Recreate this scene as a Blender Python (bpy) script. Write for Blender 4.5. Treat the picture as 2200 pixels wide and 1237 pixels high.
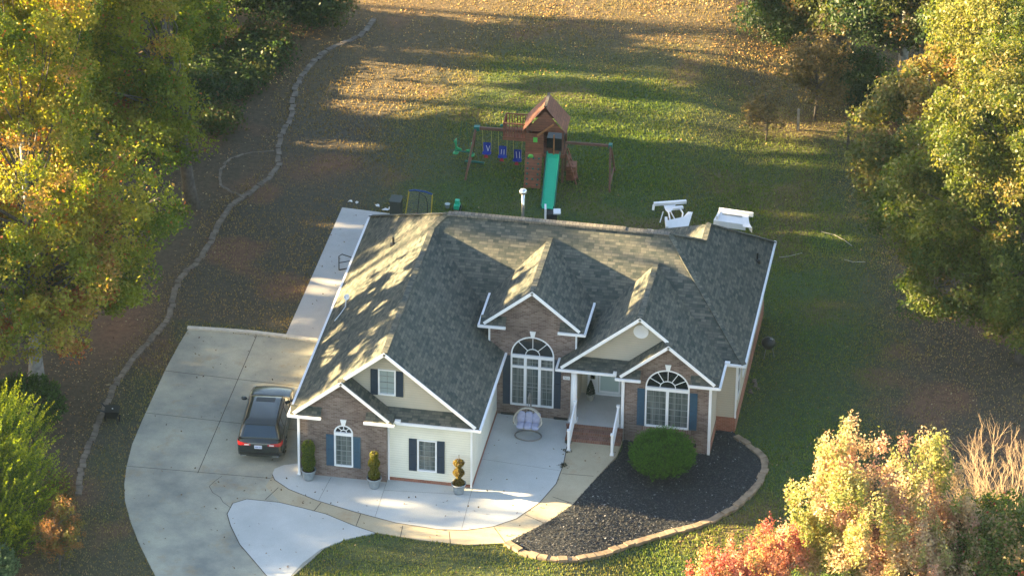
import bpy, bmesh, math, random
import numpy as np
from mathutils import Vector, Matrix
from mathutils.geometry import tessellate_polygon

for o in list(bpy.data.objects):
    bpy.data.objects.remove(o)
SC = bpy.context.scene
COL = SC.collection
R = math.radians
PI = math.pi

# ------------------------------------------------------------------ camera
YAW, PIT, ROL = -0.164033, -0.523590, 0.0111905
cam_data = bpy.data.cameras.new("camera")
cam = bpy.data.objects.new("camera", cam_data)
COL.objects.link(cam)
_fw = Vector((math.sin(YAW) * math.cos(PIT), math.cos(YAW) * math.cos(PIT), math.sin(PIT)))
_rt = Vector((math.cos(YAW), -math.sin(YAW), 0))
_up = _rt.cross(_fw)
_c, _s = math.cos(ROL), math.sin(ROL)
_r2 = _rt * _c + _up * _s
_u2 = _up * _c - _rt * _s
cam.matrix_world = Matrix(((_r2.x, _u2.x, -_fw.x, 35.6342), (_r2.y, _u2.y, -_fw.y, -157.9945), (_r2.z, _u2.z, -_fw.z, 102.8101), (0, 0, 0, 1)))
cam_data.sensor_width = 36
cam_data.lens = 9634.435 / 2200 * 36
cam_data.clip_start = 1
cam_data.clip_end = 3000
SC.camera = cam

# ------------------------------------------------------------------ light
SUN_T = Vector((1.0, 0.035, -0.292)).normalized()          # the way the light travels
SUN_EL = math.asin(-SUN_T.z)
world = bpy.data.worlds.new("World")
SC.world = world
world.use_nodes = True
wn = world.node_tree.nodes
sky = wn.new('ShaderNodeTexSky')
sky.sky_type = 'NISHITA'
sky.sun_disc = False
sky.sun_elevation = SUN_EL
# nishita: rotation 0 puts the sun on +Y, positive rotation turns it clockwise
_d = -SUN_T
sky.sun_rotation = math.atan2(_d.x, _d.y)
sky.air_density = 1.0
sky.dust_density = 1.0
sky.ozone_density = 1.0
wn['Background'].inputs[1].default_value = 0.05
hs_ = wn.new('ShaderNodeHueSaturation')      # less saturated sky, so the ambient light is less blue
hs_.inputs['Saturation'].default_value = .88
world.node_tree.links.new(sky.outputs[0], hs_.inputs['Color'])
world.node_tree.links.new(hs_.outputs[0], wn['Background'].inputs[0])
sd = bpy.data.lights.new("sun", 'SUN')
sd.energy = 5.0
sd.angle = R(0.7)
sd.color = (1.0, 0.73, 0.37)
sun = bpy.data.objects.new("sun", sd)
COL.objects.link(sun)
sun.rotation_euler = SUN_T.to_track_quat('-Z', 'Y').to_euler()
sun.location = (-40, 0, 40)
SC.view_settings.view_transform = 'Standard'
SC.view_settings.look = 'None'
SC.view_settings.gamma = 1
SC.view_settings.exposure = 3.5
SC.cycles.max_bounces = 5
SC.cycles.transparent_max_bounces = 4

rng = np.random.default_rng(7)
random.seed(7)

# ------------------------------------------------------------------ helpers
def tag(o, label=None, cat=None, group=None, kind=None):
    if label: o['label'] = label
    if cat: o['category'] = cat
    if group: o['group'] = group
    if kind: o['kind'] = kind
    return o

def thing(name, label, cat, loc=(0, 0, 0), rz=0.0, group=None):
    o = bpy.data.objects.new(name, None)
    COL.objects.link(o)
    o.empty_display_size = 0.3
    o.location = loc
    o.rotation_euler = (0, 0, rz)
    return tag(o, label, cat, group)

def copy_tree(o, parent=None):
    c = o.copy()
    COL.objects.link(c)
    if parent is not None:
        c.parent = parent
    for ch in o.children:
        copy_tree(ch, c)
    return c

def g(x, y):
    t = min(1.0, max(0.0, (x - 12) / 4.5))
    return -0.5 * t * t * (3 - 2 * t)

def gnp(x, y):
    t = np.clip((x - 12) / 4.5, 0, 1)
    return -0.5 * t * t * (3 - 2 * t)

class MB:
    """collects shapes; build() links them as ONE mesh object with UVs in metres"""
    def __init__(s):
        s.v = []; s.f = []; s.m = []; s.sm = []; s.mi = 0; s.s = False
    def mat(s, i):
        s.mi = i; return s
    def smooth(s, b=True):
        s.s = b; return s
    def add(s, vs, fs):
        b = len(s.v)
        s.v += [tuple(p) for p in vs]
        for f in fs:
            s.f.append([b + i for i in f]); s.m.append(s.mi); s.sm.append(s.s)
        return s
    def poly(s, pts):
        return s.add(pts, [list(range(len(pts)))])
    def box(s, x0, x1, y0, y1, z0, z1):
        v = [(x0, y0, z0), (x1, y0, z0), (x1, y1, z0), (x0, y1, z0), (x0, y0, z1), (x1, y0, z1), (x1, y1, z1), (x0, y1, z1)]
        return s.add(v, [(0, 3, 2, 1), (4, 5, 6, 7), (0, 1, 5, 4), (1, 2, 6, 5), (2, 3, 7, 6), (3, 0, 4, 7)])
    def bar(s, a, b, w, h, up=(0, 0, 1)):
        """rectangular bar from a to b"""
        a = Vector(a); b = Vector(b); d = (b - a)
        if d.length < 1e-6: return s
        d.normalize(); up = Vector(up)
        if abs(d.dot(up)) > .98: up = Vector((0, 1, 0))
        r = d.cross(up).normalized(); u = r.cross(d)
        v = []
        for p in (a, b):
            for i, j in ((-1, -1), (1, -1), (1, 1), (-1, 1)):
                v.append(p + r * (i * w / 2) + u * (j * h / 2))
        return s.add(v, [(0, 1, 2, 3), (7, 6, 5, 4), (0, 4, 5, 1), (1, 5, 6, 2), (2, 6, 7, 3), (3, 7, 4, 0)])
    def tube(s, pts, rad, n=8, caps=True):
        pts = [Vector(p) for p in pts]
        if not hasattr(rad, '__len__'): rad = [rad] * len(pts)
        rings = []; prev = None
        for i, p in enumerate(pts):
            d = (pts[min(i + 1, len(pts) - 1)] - pts[max(i - 1, 0)])
            if d.length < 1e-9: d = Vector((0, 0, 1))
            d.normalize()
            if prev is None:
                u = Vector((1, 0, 0)) if abs(d.x) < .8 else Vector((0, 1, 0))
            else:
                u = prev
            r = (u - d * u.dot(d)).normalized(); prev = r; t = d.cross(r)
            rings.append([p + (r * math.cos(2 * PI * k / n) + t * math.sin(2 * PI * k / n)) * rad[i] for k in range(n)])
        v = [q for rg in rings for q in rg]; f = []
        for i in range(len(rings) - 1):
            for k in range(n):
                f.append((i * n + k, i * n + (k + 1) % n, (i + 1) * n + (k + 1) % n, (i + 1) * n + k))
        if caps:
            f.append(list(range(n))[::-1]); f.append([(len(rings) - 1) * n + k for k in range(n)])
        return s.add(v, f)
    def lathe(s, prof, c=(0, 0, 0), n=16, sx=1, sy=1):
        v = []; f = []
        for r_, z_ in prof:
            for k in range(n):
                a = 2 * PI * k / n
                v.append((c[0] + r_ * math.cos(a) * sx, c[1] + r_ * math.sin(a) * sy, c[2] + z_))
        m = len(prof)
        for i in range(m - 1):
            for k in range(n):
                f.append((i * n + k, i * n + (k + 1) % n, (i + 1) * n + (k + 1) % n, (i + 1) * n + k))
        f.append(list(range(n))[::-1]); f.append([(m - 1) * n + k for k in range(n)])
        return s.add(v, f)
    def slab(s, pts, z0, z1):
        """closed prism over a plan polygon"""
        n = len(pts)
        a = sum(pts[i][0] * pts[(i + 1) % n][1] - pts[(i + 1) % n][0] * pts[i][1] for i in range(n))
        if a < 0: pts = pts[::-1]
        v = [(p[0], p[1], z0) for p in pts] + [(p[0], p[1], z1) for p in pts]
        tri = tessellate_polygon([[Vector((p[0], p[1], 0)) for p in pts]])
        f = []
        for t in tri:
            q = [pts[i] for i in t]
            ar = (q[1][0] - q[0][0]) * (q[2][1] - q[0][1]) - (q[2][0] - q[0][0]) * (q[1][1] - q[0][1])
            t = list(t) if ar > 0 else list(t)[::-1]
            f.append([i + n for i in t]); f.append(t[::-1])
        for i in range(n):
            f.append((i, (i + 1) % n, n + (i + 1) % n, n + i))
        return s.add(v, f)
    def build(s, name, mats, parent=None, loc=None):
        me = bpy.data.meshes.new(name)
        me.from_pydata(s.v, [], s.f)
        if not isinstance(mats, (list, tuple)): mats = [mats]
        for m in mats: me.materials.append(m)
        me.polygons.foreach_set('material_index', s.m)
        me.polygons.foreach_set('use_smooth', s.sm)
        uvl = me.uv_layers.new(name='UVMap')
        for p in me.polygons:
            nn = p.normal
            if abs(nn.z) > .999:
                t = Vector((1, 0, 0)); b = Vector((0, 1, 0))
            else:
                t = Vector((-nn.y, nn.x, 0)).normalized(); b = nn.cross(t)
            for li in p.loop_indices:
                co = me.vertices[me.loops[li].vertex_index].co
                uvl.data[li].uv = (co.dot(t), co.dot(b))
        me.update()
        o = bpy.data.objects.new(name, me)
        COL.objects.link(o)
        if parent is not None: o.parent = parent
        if loc: o.location = loc
        return o

def fast_mesh(name, V, F, mat, colors=None, parent=None, smooth=False):
    """V (n,3), F (m,k) arrays, optional per-vertex colours"""
    me = bpy.data.meshes.new(name)
    k = F.shape[1]
    me.vertices.add(len(V)); me.loops.add(F.size); me.polygons.add(len(F))
    me.vertices.foreach_set('co', V.astype(np.float32).ravel())
    me.loops.foreach_set('vertex_index', F.astype(np.int32).ravel())
    me.polygons.foreach_set('loop_start', np.arange(0, F.size, k, dtype=np.int32))
    me.polygons.foreach_set('loop_total', np.full(len(F), k, dtype=np.int32))
    if smooth: me.polygons.foreach_set('use_smooth', np.ones(len(F), dtype=bool))
    me.update(calc_edges=True)
    if colors is not None:
        a = me.color_attributes.new('Col', 'FLOAT_COLOR', 'POINT')
        c4 = np.ones((len(V), 4), dtype=np.float32); c4[:, :3] = colors
        a.data.foreach_set('color', c4.ravel())
    me.materials.append(mat)
    o = bpy.data.objects.new(name, me)
    COL.objects.link(o)
    if parent is not None: o.parent = parent
    return o

# ------------------------------------------------------------------ materials
def new_mat(name):
    m = bpy.data.materials.new(name); m.use_nodes = True
    nt = m.node_tree; b = nt.nodes['Principled BSDF']
    return m, nt, b

def node(nt, typ, **kw):
    n = nt.nodes.new(typ)
    for k, v in kw.items():
        if k.startswith('i_'):
            n.inputs[k[2:].replace('_', ' ')].default_value = v
        else:
            setattr(n, k, v)
    return n

def ramp(nt, stops, fac=None):
    n = nt.nodes.new('ShaderNodeValToRGB')
    el = n.color_ramp.elements
    while len(el) < len(stops): el.new(.5)
    for e, (p, c) in zip(el, stops):
        e.position = p; e.color = (*c, 1)
    if fac is not None: nt.links.new(fac, n.inputs[0])
    return n

def simple(name, col, rough=.6, metal=0.0, var=.12, scale=6.0, bump=0.0, spec=.4):
    m, nt, b = new_mat(name)
    tc = node(nt, 'ShaderNodeTexCoord')
    nz = node(nt, 'ShaderNodeTexNoise'); nz.inputs['Scale'].default_value = scale; nz.inputs['Detail'].default_value = 4
    nt.links.new(tc.outputs['Object'], nz.inputs['Vector'])
    c0 = tuple(c * (1 - var) for c in col); c1 = tuple(min(1, c * (1 + var)) for c in col)
    rp = ramp(nt, [(.3, c0), (.7, c1)], nz.outputs[0])
    nt.links.new(rp.outputs[0], b.inputs['Base Color'])
    b.inputs['Roughness'].default_value = rough
    b.inputs['Metallic'].default_value = metal
    b.inputs['Specular IOR Level'].default_value = spec
    if bump:
        bp = node(nt, 'ShaderNodeBump'); bp.inputs['Strength'].default_value = bump; bp.inputs['Distance'].default_value = .02
        nt.links.new(nz.outputs[0], bp.inputs['Height']); nt.links.new(bp.outputs[0], b.inputs['Normal'])
    return m

def brick_mat(name, c1, c2, mortar, bw=.2, rh=.068, ms=.009, bias=0.0, rough=.85, bump=.35, patch=None):
    m, nt, b = new_mat(name)
    tc = node(nt, 'ShaderNodeTexCoord')
    bt = node(nt, 'ShaderNodeTexBrick')
    bt.inputs['Scale'].default_value = 1; bt.inputs['Brick Width'].default_value = bw; bt.inputs['Row Height'].default_value = rh
    bt.inputs['Mortar Size'].default_value = ms; bt.inputs['Mortar Smooth'].default_value = .2; bt.inputs['Bias'].default_value = bias
    bt.inputs['Color1'].default_value = (*c1, 1); bt.inputs['Color2'].default_value = (*c2, 1); bt.inputs['Mortar'].default_value = (*mortar, 1)
    nt.links.new(tc.outputs['UV'], bt.inputs['Vector'])
    nz = node(nt, 'ShaderNodeTexNoise'); nz.inputs['Scale'].default_value = .8; nz.inputs['Detail'].default_value = 5
    nt.links.new(tc.outputs['UV'], nz.inputs['Vector'])
    mx = node(nt, 'ShaderNodeMix', data_type='RGBA', blend_type='MULTIPLY'); mx.inputs[0].default_value = 1
    p = patch or ((.75, .75, .75), (1.2, 1.2, 1.2))
    rp = ramp(nt, [(.35, p[0]), (.65, p[1])], nz.outputs[0])
    nt.links.new(bt.outputs['Color'], mx.inputs[6]); nt.links.new(rp.outputs[0], mx.inputs[7])
    nt.links.new(mx.outputs[2], b.inputs['Base Color'])
    b.inputs['Roughness'].default_value = rough
    b.inputs['Specular IOR Level'].default_value = .25
    bp = node(nt, 'ShaderNodeBump'); bp.inputs['Strength'].default_value = bump; bp.inputs['Distance'].default_value = .01
    iv = node(nt, 'ShaderNodeMath', operation='SUBTRACT'); iv.inputs[0].default_value = 1
    nt.links.new(bt.outputs['Fac'], iv.inputs[1]); nt.links.new(iv.outputs[0], bp.inputs['Height'])
    nt.links.new(bp.outputs[0], b.inputs['Normal'])
    return m

def shingle_mat(name, k=1.0):
    m, nt, b = new_mat(name)
    tc = node(nt, 'ShaderNodeTexCoord')
    # two overlaid tab patterns break up the regularity of laminated shingles
    def tabs(bw, rh, off, c1, c2):
        mp = node(nt, 'ShaderNodeMapping'); mp.inputs['Location'].default_value = off
        nt.links.new(tc.outputs['UV'], mp.inputs[0])
        bt = node(nt, 'ShaderNodeTexBrick'); bt.offset = .37; bt.squash = 1.5; bt.squash_frequency = 3
        bt.inputs['Scale'].default_value = 1; bt.inputs['Brick Width'].default_value = bw; bt.inputs['Row Height'].default_value = rh
        bt.inputs['Mortar Size'].default_value = .007; bt.inputs['Mortar Smooth'].default_value = .4
        bt.inputs['Color1'].default_value = (*c1, 1); bt.inputs['Color2'].default_value = (*c2, 1); bt.inputs['Mortar'].default_value = (.045, .05, .05, 1)
        nt.links.new(mp.outputs[0], bt.inputs['Vector'])
        return bt
    a = tabs(.23, .13, (0, 0, 0), (.038 * k, .052 * k, .052 * k), (.185 * k, .175 * k, .145 * k))
    c = tabs(.16, .13, (.4, 0, 0), (.060 * k, .076 * k, .074 * k), (.135 * k, .138 * k, .120 * k))
    mx = node(nt, 'ShaderNodeMix', data_type='RGBA'); mx.inputs[0].default_value = .32
    nt.links.new(a.outputs['Color'], mx.inputs[6]); nt.links.new(c.outputs['Color'], mx.inputs[7])
    nz = node(nt, 'ShaderNodeTexNoise'); nz.inputs['Scale'].default_value = .7; nz.inputs['Detail'].default_value = 6; nz.inputs['Roughness'].default_value = .7
    nt.links.new(tc.outputs['UV'], nz.inputs['Vector'])
    rp = ramp(nt, [(.3, (.78, .84, .86)), (.7, (1.18, 1.13, 1.06))], nz.outputs[0])
    m2 = node(nt, 'ShaderNodeMix', data_type='RGBA', blend_type='MULTIPLY'); m2.inputs[0].default_value = 1
    nt.links.new(mx.outputs[2], m2.inputs[6]); nt.links.new(rp.outputs[0], m2.inputs[7])
    nt.links.new(m2.outputs[2], b.inputs['Base Color'])
    b.inputs['Roughness'].default_value = .9
    b.inputs['Specular IOR Level'].default_value = .2
    bp = node(nt, 'ShaderNodeBump'); bp.inputs['Strength'].default_value = .5; bp.inputs['Distance'].default_value = .02
    nt.links.new(m2.outputs[2], bp.inputs['Height']); nt.links.new(bp.outputs[0], b.inputs['Normal'])
    return m

def siding_mat(name, col, lap=.115):
    m, nt, b = new_mat(name)
    tc = node(nt, 'ShaderNodeTexCoord'); sp = node(nt, 'ShaderNodeSeparateXYZ')
    nt.links.new(tc.outputs['UV'], sp.inputs[0])
    dv = node(nt, 'ShaderNodeMath', operation='DIVIDE'); dv.inputs[1].default_value = lap
    nt.links.new(sp.outputs[1], dv.inputs[0])
    fr = node(nt, 'ShaderNodeMath', operation='FRACT'); nt.links.new(dv.outputs[0], fr.inputs[0])
    rp = ramp(nt, [(0, tuple(c * .62 for c in col)), (.14, tuple(c * .95 for c in col)), (1, col)], fr.outputs[0])
    nz = node(nt, 'ShaderNodeTexNoise'); nz.inputs['Scale'].default_value = 1.2; nz.inputs['Detail'].default_value = 4
    nt.links.new(tc.outputs['UV'], nz.inputs['Vector'])
    r2 = ramp(nt, [(.3, (.93, .93, .92)), (.7, (1.04, 1.04, 1.04))], nz.outputs[0])
    m2 = node(nt, 'ShaderNodeMix', data_type='RGBA', blend_type='MULTIPLY'); m2.inputs[0].default_value = 1
    nt.links.new(rp.outputs[0], m2.inputs[6]); nt.links.new(r2.outputs[0], m2.inputs[7])
    nt.links.new(m2.outputs[2], b.inputs['Base Color'])
    b.inputs['Roughness'].default_value = .55
    iv = node(nt, 'ShaderNodeMath', operation='SUBTRACT'); iv.inputs[0].default_value = 1
    nt.links.new(fr.outputs[0], iv.inputs[1])
    bp = node(nt, 'ShaderNodeBump'); bp.inputs['Strength'].default_value = .6; bp.inputs['Distance'].default_value = .012
    nt.links.new(iv.outputs[0], bp.inputs['Height']); nt.links.new(bp.outputs[0], b.inputs['Normal'])
    return m

def concrete_mat(name, c0, c1, stain=(.3, .2, .1), samt=.25):
    m, nt, b = new_mat(name)
    tc = node(nt, 'ShaderNodeTexCoord')
    nz = node(nt, 'ShaderNodeTexNoise'); nz.inputs['Scale'].default_value = .28; nz.inputs['Detail'].default_value = 7; nz.inputs['Roughness'].default_value = .62
    nt.links.new(tc.outputs['Object'], nz.inputs['Vector'])
    rp = ramp(nt, [(.34, c0), (.66, c1)], nz.outputs[0])
    n2 = node(nt, 'ShaderNodeTexNoise'); n2.inputs['Scale'].default_value = .9; n2.inputs['Detail'].default_value = 8; n2.inputs['Roughness'].default_value = .7
    mp = node(nt, 'ShaderNodeMapping'); mp.inputs['Location'].default_value = (11, 5, 2)
    nt.links.new(tc.outputs['Object'], mp.inputs[0]); nt.links.new(mp.outputs[0], n2.inputs['Vector'])
    r2 = ramp(nt, [(.55, (0, 0, 0)), (.75, (samt, samt, samt))], n2.outputs[0])
    mx = node(nt, 'ShaderNodeMix', data_type='RGBA'); mx.inputs[7].default_value = (*stain, 1)
    nt.links.new(r2.outputs[0], mx.inputs[0]); nt.links.new(rp.outputs[0], mx.inputs[6])
    n3 = node(nt, 'ShaderNodeTexNoise'); n3.inputs['Scale'].default_value = 22; n3.inputs['Detail'].default_value = 3
    nt.links.new(tc.outputs['Object'], n3.inputs['Vector'])
    r3 = ramp(nt, [(.25, (.9, .9, .9)), (.75, (1.06, 1.06, 1.06))], n3.outputs[0])
    m3 = node(nt, 'ShaderNodeMix', data_type='RGBA', blend_type='MULTIPLY'); m3.inputs[0].default_value = 1
    nt.links.new(mx.outputs[2], m3.inputs[6]); nt.links.new(r3.outputs[0], m3.inputs[7])
    nt.links.new(m3.outputs[2], b.inputs['Base Color'])
    b.inputs['Roughness'].default_value = .85
    b.inputs['Specular IOR Level'].default_value = .25
    bp = node(nt, 'ShaderNodeBump'); bp.inputs['Strength'].default_value = .25; bp.inputs['Distance'].default_value = .01
    nt.links.new(n3.outputs[0], bp.inputs['Height']); nt.links.new(bp.outputs[0], b.inputs['Normal'])
    return m

def leaf_mat(name, trans=.35, rough=.5):
    m, nt, b = new_mat(name)
    at = node(nt, 'ShaderNodeVertexColor', layer_name='Col')
    nt.links.new(at.outputs[0], b.inputs['Base Color'])
    b.inputs['Roughness'].default_value = rough
    b.inputs['Specular IOR Level'].default_value = .35
    if trans:
        tr = node(nt, 'ShaderNodeBsdfTranslucent')
        hs = node(nt, 'ShaderNodeHueSaturation'); hs.inputs['Saturation'].default_value = 1.15; hs.inputs['Value'].default_value = 1.25
        nt.links.new(at.outputs[0], hs.inputs['Color']); nt.links.new(hs.outputs[0], tr.inputs[0])
        ms = node(nt, 'ShaderNodeMixShader'); ms.inputs[0].default_value = trans
        nt.links.new(b.outputs[0], ms.inputs[1]); nt.links.new(tr.outputs[0], ms.inputs[2])
        nt.links.new(ms.outputs[0], nt.nodes['Material Output'].inputs[0])
    return m

def wood_mat(name, c, plank=.14):
    m, nt, b = new_mat(name)
    tc = node(nt, 'ShaderNodeTexCoord')
    bt = node(nt, 'ShaderNodeTexBrick'); bt.inputs['Scale'].default_value = 1
    bt.inputs['Brick Width'].default_value = 4; bt.inputs['Row Height'].default_value = plank; bt.inputs['Mortar Size'].default_value = .006
    bt.inputs['Color1'].default_value = (*[x * .85 for x in c], 1); bt.inputs['Color2'].default_value = (*[x * 1.15 for x in c], 1)
    bt.inputs['Mortar'].default_value = (*[x * .35 for x in c], 1)
    nt.links.new(tc.outputs['UV'], bt.inputs['Vector'])
    nz = node(nt, 'ShaderNodeTexNoise'); nz.inputs['Scale'].default_value = 5; nz.inputs['Detail'].default_value = 5
    nt.links.new(tc.outputs['Object'], nz.inputs['Vector'])
    rp = ramp(nt, [(.3, (.8, .8, .8)), (.7, (1.15, 1.15, 1.15))], nz.outputs[0])
    mx = node(nt, 'ShaderNodeMix', data_type='RGBA', blend_type='MULTIPLY'); mx.inputs[0].default_value = 1
    nt.links.new(bt.outputs['Color'], mx.inputs[6]); nt.links.new(rp.outputs[0], mx.inputs[7])
    nt.links.new(mx.outputs[2], b.inputs['Base Color']); b.inputs['Roughness'].default_value = .7
    return m

M = {}
M['brick'] = brick_mat('brick', (.120, .078, .066), (.225, .168, .145), (.23, .205, .18), ms=.007)
M['red_brick'] = brick_mat('red_brick', (.24, .075, .045), (.30, .12, .08), (.30, .20, .15))
M['step_brick'] = brick_mat('step_brick', (.17, .075, .055), (.24, .12, .09), (.22, .17, .14), bw=.1, rh=.2)
M['soldier'] = brick_mat('soldier', (.17, .085, .062), (.29, .2, .16), (.40, .37, .33), bw=.075, rh=.24)
M['shingle'] = shingle_mat('shingle', .86)
M['cap'] = brick_mat('ridge_cap', (.10, .098, .09), (.20, .18, .145), (.05, .05, .05), bw=.15, rh=.4, ms=.01)
M['cream'] = siding_mat('cream_siding', (.76, .75, .64))
M['tan'] = siding_mat('tan_siding', (.50, .45, .36))
M['white'] = simple('white_trim', (.80, .81, .82), .4, var=.03, scale=3)
M['navy'] = simple('navy_shutter', (.014, .030, .055), .45, var=.1)
M['blue'] = simple('blue_shutter', (.030, .075, .125), .5, var=.1)
def glass(name, c, r=.08):
    m, nt, b = new_mat(name)
    b.inputs['Base Color'].default_value = (*c, 1); b.inputs['Roughness'].default_value = r
    b.inputs['Specular IOR Level'].default_value = .6
    return m
M['pane'] = glass('window_pane', (.115, .13, .125), .12)
_nt = M['pane'].node_tree; _tc = node(_nt, 'ShaderNodeTexCoord'); _mp = node(_nt, 'ShaderNodeMapping'); _mp.inputs['Scale'].default_value = (7, 1, .5)
_nz = node(_nt, 'ShaderNodeTexNoise'); _nz.inputs['Scale'].default_value = 1; _nz.inputs['Detail'].default_value = 3
_nt.links.new(_tc.outputs['Object'], _mp.inputs[0]); _nt.links.new(_mp.outputs[0], _nz.inputs['Vector'])
_rp = ramp(_nt, [(.35, (.05, .07, .07)), (.65, (.17, .185, .175))], _nz.outputs[0]); _nt.links.new(_rp.outputs[0], _nt.nodes['Principled BSDF'].inputs['Base Color'])
M['dark_pane'] = glass('dark_pane', (.010, .014, .018), .05)
M['pale_pane'] = glass('curtained_pane', (.30, .36, .36), .2)
M['door_pane'] = glass('door_pane', (.42, .52, .50), .15)
M['muntin'] = simple('muntin', (.21, .235, .235), .5, var=.03)
M['drive'] = concrete_mat('old_concrete', (.205, .215, .195), (.46, .44, .34), (.34, .24, .12), .6)
M['walk'] = concrete_mat('tan_concrete', (.34, .29, .195), (.47, .41, .29), (.34, .20, .10), .55)
M['patio'] = concrete_mat('new_concrete', (.41, .43, .42), (.53, .545, .53), (.30, .27, .24), .2)
M['path'] = concrete_mat('path_concrete', (.38, .38, .37), (.50, .49, .47), (.26, .22, .18), .3)
M['joint'] = simple('joint', (.07, .06, .045), .9)
M['kerb'] = simple('kerb', (.52, .49, .42), .9, var=.15)
M['edge_stone'] = simple('edge_stone', (.24, .18, .12), .9, var=.35, scale=3, bump=.5)
M['border_stone'] = simple('border_stone', (.150, .125, .098), .95, var=.35, scale=3, bump=.5)
M['leaf'] = leaf_mat('leaf', .48)
M['grass'] = leaf_mat('grass', .3, .6)
M['litter'] = leaf_mat('litter', .15, .7)
M['bark'] = simple('bark', (.085, .075, .064), .95, var=.4, scale=5, bump=.8)
M['pale_bark'] = simple('pale_bark', (.22, .22, .21), .95, var=.35, scale=5, bump=.8)
M['twig'] = simple('twig', (.36, .26, .16), .9, var=.2)
M['cedar'] = wood_mat('cedar', (.25, .092, .048))
M['cedar2'] = wood_mat('cedar_beam', (.18, .085, .055), 1.5)
M['orange_wood'] = wood_mat('fresh_cedar', (.42, .17, .06), 1.5)
M['slide'] = simple('slide_plastic', (.012, .47, .27), .35, var=.03)
M['dkgreen'] = simple('green_plastic', (.005, .13, .10), .4, var=.05)
M['green'] = simple('bright_green', (.01, .30, .10), .4, var=.05)
M['lime'] = simple('lime_plastic', (.12, .55, .08), .4, var=.05)
M['swing_blue'] = simple('swing_blue', (.006, .035, .30), .35, var=.05)
M['red'] = simple('red_strap', (.33, .008, .02), .5)
M['rope'] = simple('yellow_rope', (.50, .45, .10), .7)
M['yellow'] = simple('yellow_paint', (.45, .34, .03), .5)
M['netblue'] = simple('blue_paint', (.01, .06, .22), .5)
M['black'] = simple('black', (.012, .013, .015), .4)
M['net'] = simple('net', (.22, .24, .22), .8)
M['tarp'] = simple('tarp', (.03, .04, .035), .6)
M['plastic_white'] = simple('white_plastic', (.78, .80, .82), .35, var=.03)
M['wicker'] = simple('wicker', (.42, .40, .35), .7)
M['gray_metal'] = simple('gray_metal', (.22, .21, .20), .5, .3)
M['cushion'] = simple('cushion', (.36, .38, .52), .9, var=.1, scale=8, bump=.3)
M['pot'] = simple('zinc_pot', (.27, .31, .34), .45, .3, var=.12)
M['soil'] = simple('soil', (.05, .025, .015), 1)
M['paint'] = glass('car_paint', (.034, .041, .042), .25); M['paint'].node_tree.nodes['Principled BSDF'].inputs['Metallic'].default_value = .55
M['paint'].node_tree.nodes['Principled BSDF'].inputs['Coat Weight'].default_value = .6
M['car_glass'] = glass('car_glass', (.02, .04, .065), .04)  # blue base colour stands in for reflected sky
M['tyre'] = simple('tyre', (.012, .012, .012), .9)
M['rim'] = simple('rim', (.35, .35, .36), .3, .8)
M['tail'] = glass('tail_light', (.42, .012, .012), .15)
M['chrome'] = simple('chrome', (.7, .7, .7), .15, .9, var=.02)
M['plate'] = simple('plate', (.62, .66, .80), .4, var=.1, scale=40)
M['mulch'] = simple('mulch', (.020, .024, .030), .95, var=.5, scale=14, bump=1.0)
# ------------------------------------------------------------------ plan outlines
DRIVE = [(-7.15, 11.33), (-7.25, 9.93), (-7.33, 7.86), (-7.33, 5.43), (-7.32, 3.26), (-7.28, 1.32), (-7.08, -0.48), (-6.84, -1.83), (-6.51, -3.07), (-5.89, -4.6), (-5.08, -6.26), (-4.19, -7.88), (-3.31, -9.46), (-1.75, -11.92), (2.6, -22), (8.5, -22), (4.14, -12.5), (1.6, -7.6), (2.9, -4.2), (4.26, -3.55), (6.29, -3.78), (8.27, -3.81), (9.87, -3.37), (9.17, -2.23), (6, -1.5), (0.32, -0.3), (0.30, 11.2), (-1.41, 11.24)]
WALK = [(0.0, -2.05), (2.07, -2.57), (4.26, -3.55), (6.29, -3.78), (8.27, -3.81), (9.87, -3.37), (10.27, -2.86), (11.41, -1.38), (12.17, 0.06), (12.82, 2.3), (13.44, 4.24), (13.49, 5.5), (10.9, 5.5), (10.4, 0), (6, -2.0), (0.6, -0.8), (-0.75, 0.3), (-0.9, -0.9)]
APRON = [(-2.02, -3.33), (-1.97, -2.48), (-1.46, -2.05), (-0.05, -2.05), (1.0, -2.29), (2.07, -2.57), (3.4, -3.23), (4.37, -3.6), (3.23, -4.35), (2.42, -5.22), (1.88, -6.39), (1.6, -7.4), (1.9, -9.0), (3.95, -12.54), (6.5, -17.5), (4.8, -17.5), (2.27, -9.12), (0.6, -7.58), (-0.15, -6.59), (-0.99, -5.5), (-1.68, -4.18)]
PATIO = [(-0.82, 0.05), (-0.81, 0.51), (-0.49, 0.87), (0.19, 1.15), (0.345, 1.15), (0.345, 0.345), (4.11, 0.345), (4.11, 0.59), (7.75, 0.59), (7.75, 6.73), (11.2, 6.73), (11.21, 4.58), (11.29, 3.08), (11.23, 1.55), (10.79, -0.02), (10.03, -1.45), (9.17, -2.23), (8.07, -2.73), (6.91, -2.87), (5.09, -2.7), (3.19, -2.18), (1.46, -1.61), (0.12, -0.97), (-0.62, -0.36)]
BED = [(13.5, 5.8), (13.56, 5.0), (13.44, 4.24), (12.82, 2.3), (12.17, 0.06), (11.41, -1.38), (10.27, -2.86), (9.93, -3.39), (10.55, -3.89), (11.49, -4.25), (13.01, -3.97), (14.05, -3.08), (15.22, -1.67), (16.45, -0.57), (18.07, 0.65), (19.07, 2.13), (19.65, 3.93), (19.79, 5.28), (19.6, 6.01), (18.88, 6.84), (18.0, 7.9), (17.3, 7.9), (17.3, 5.9)]
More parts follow.
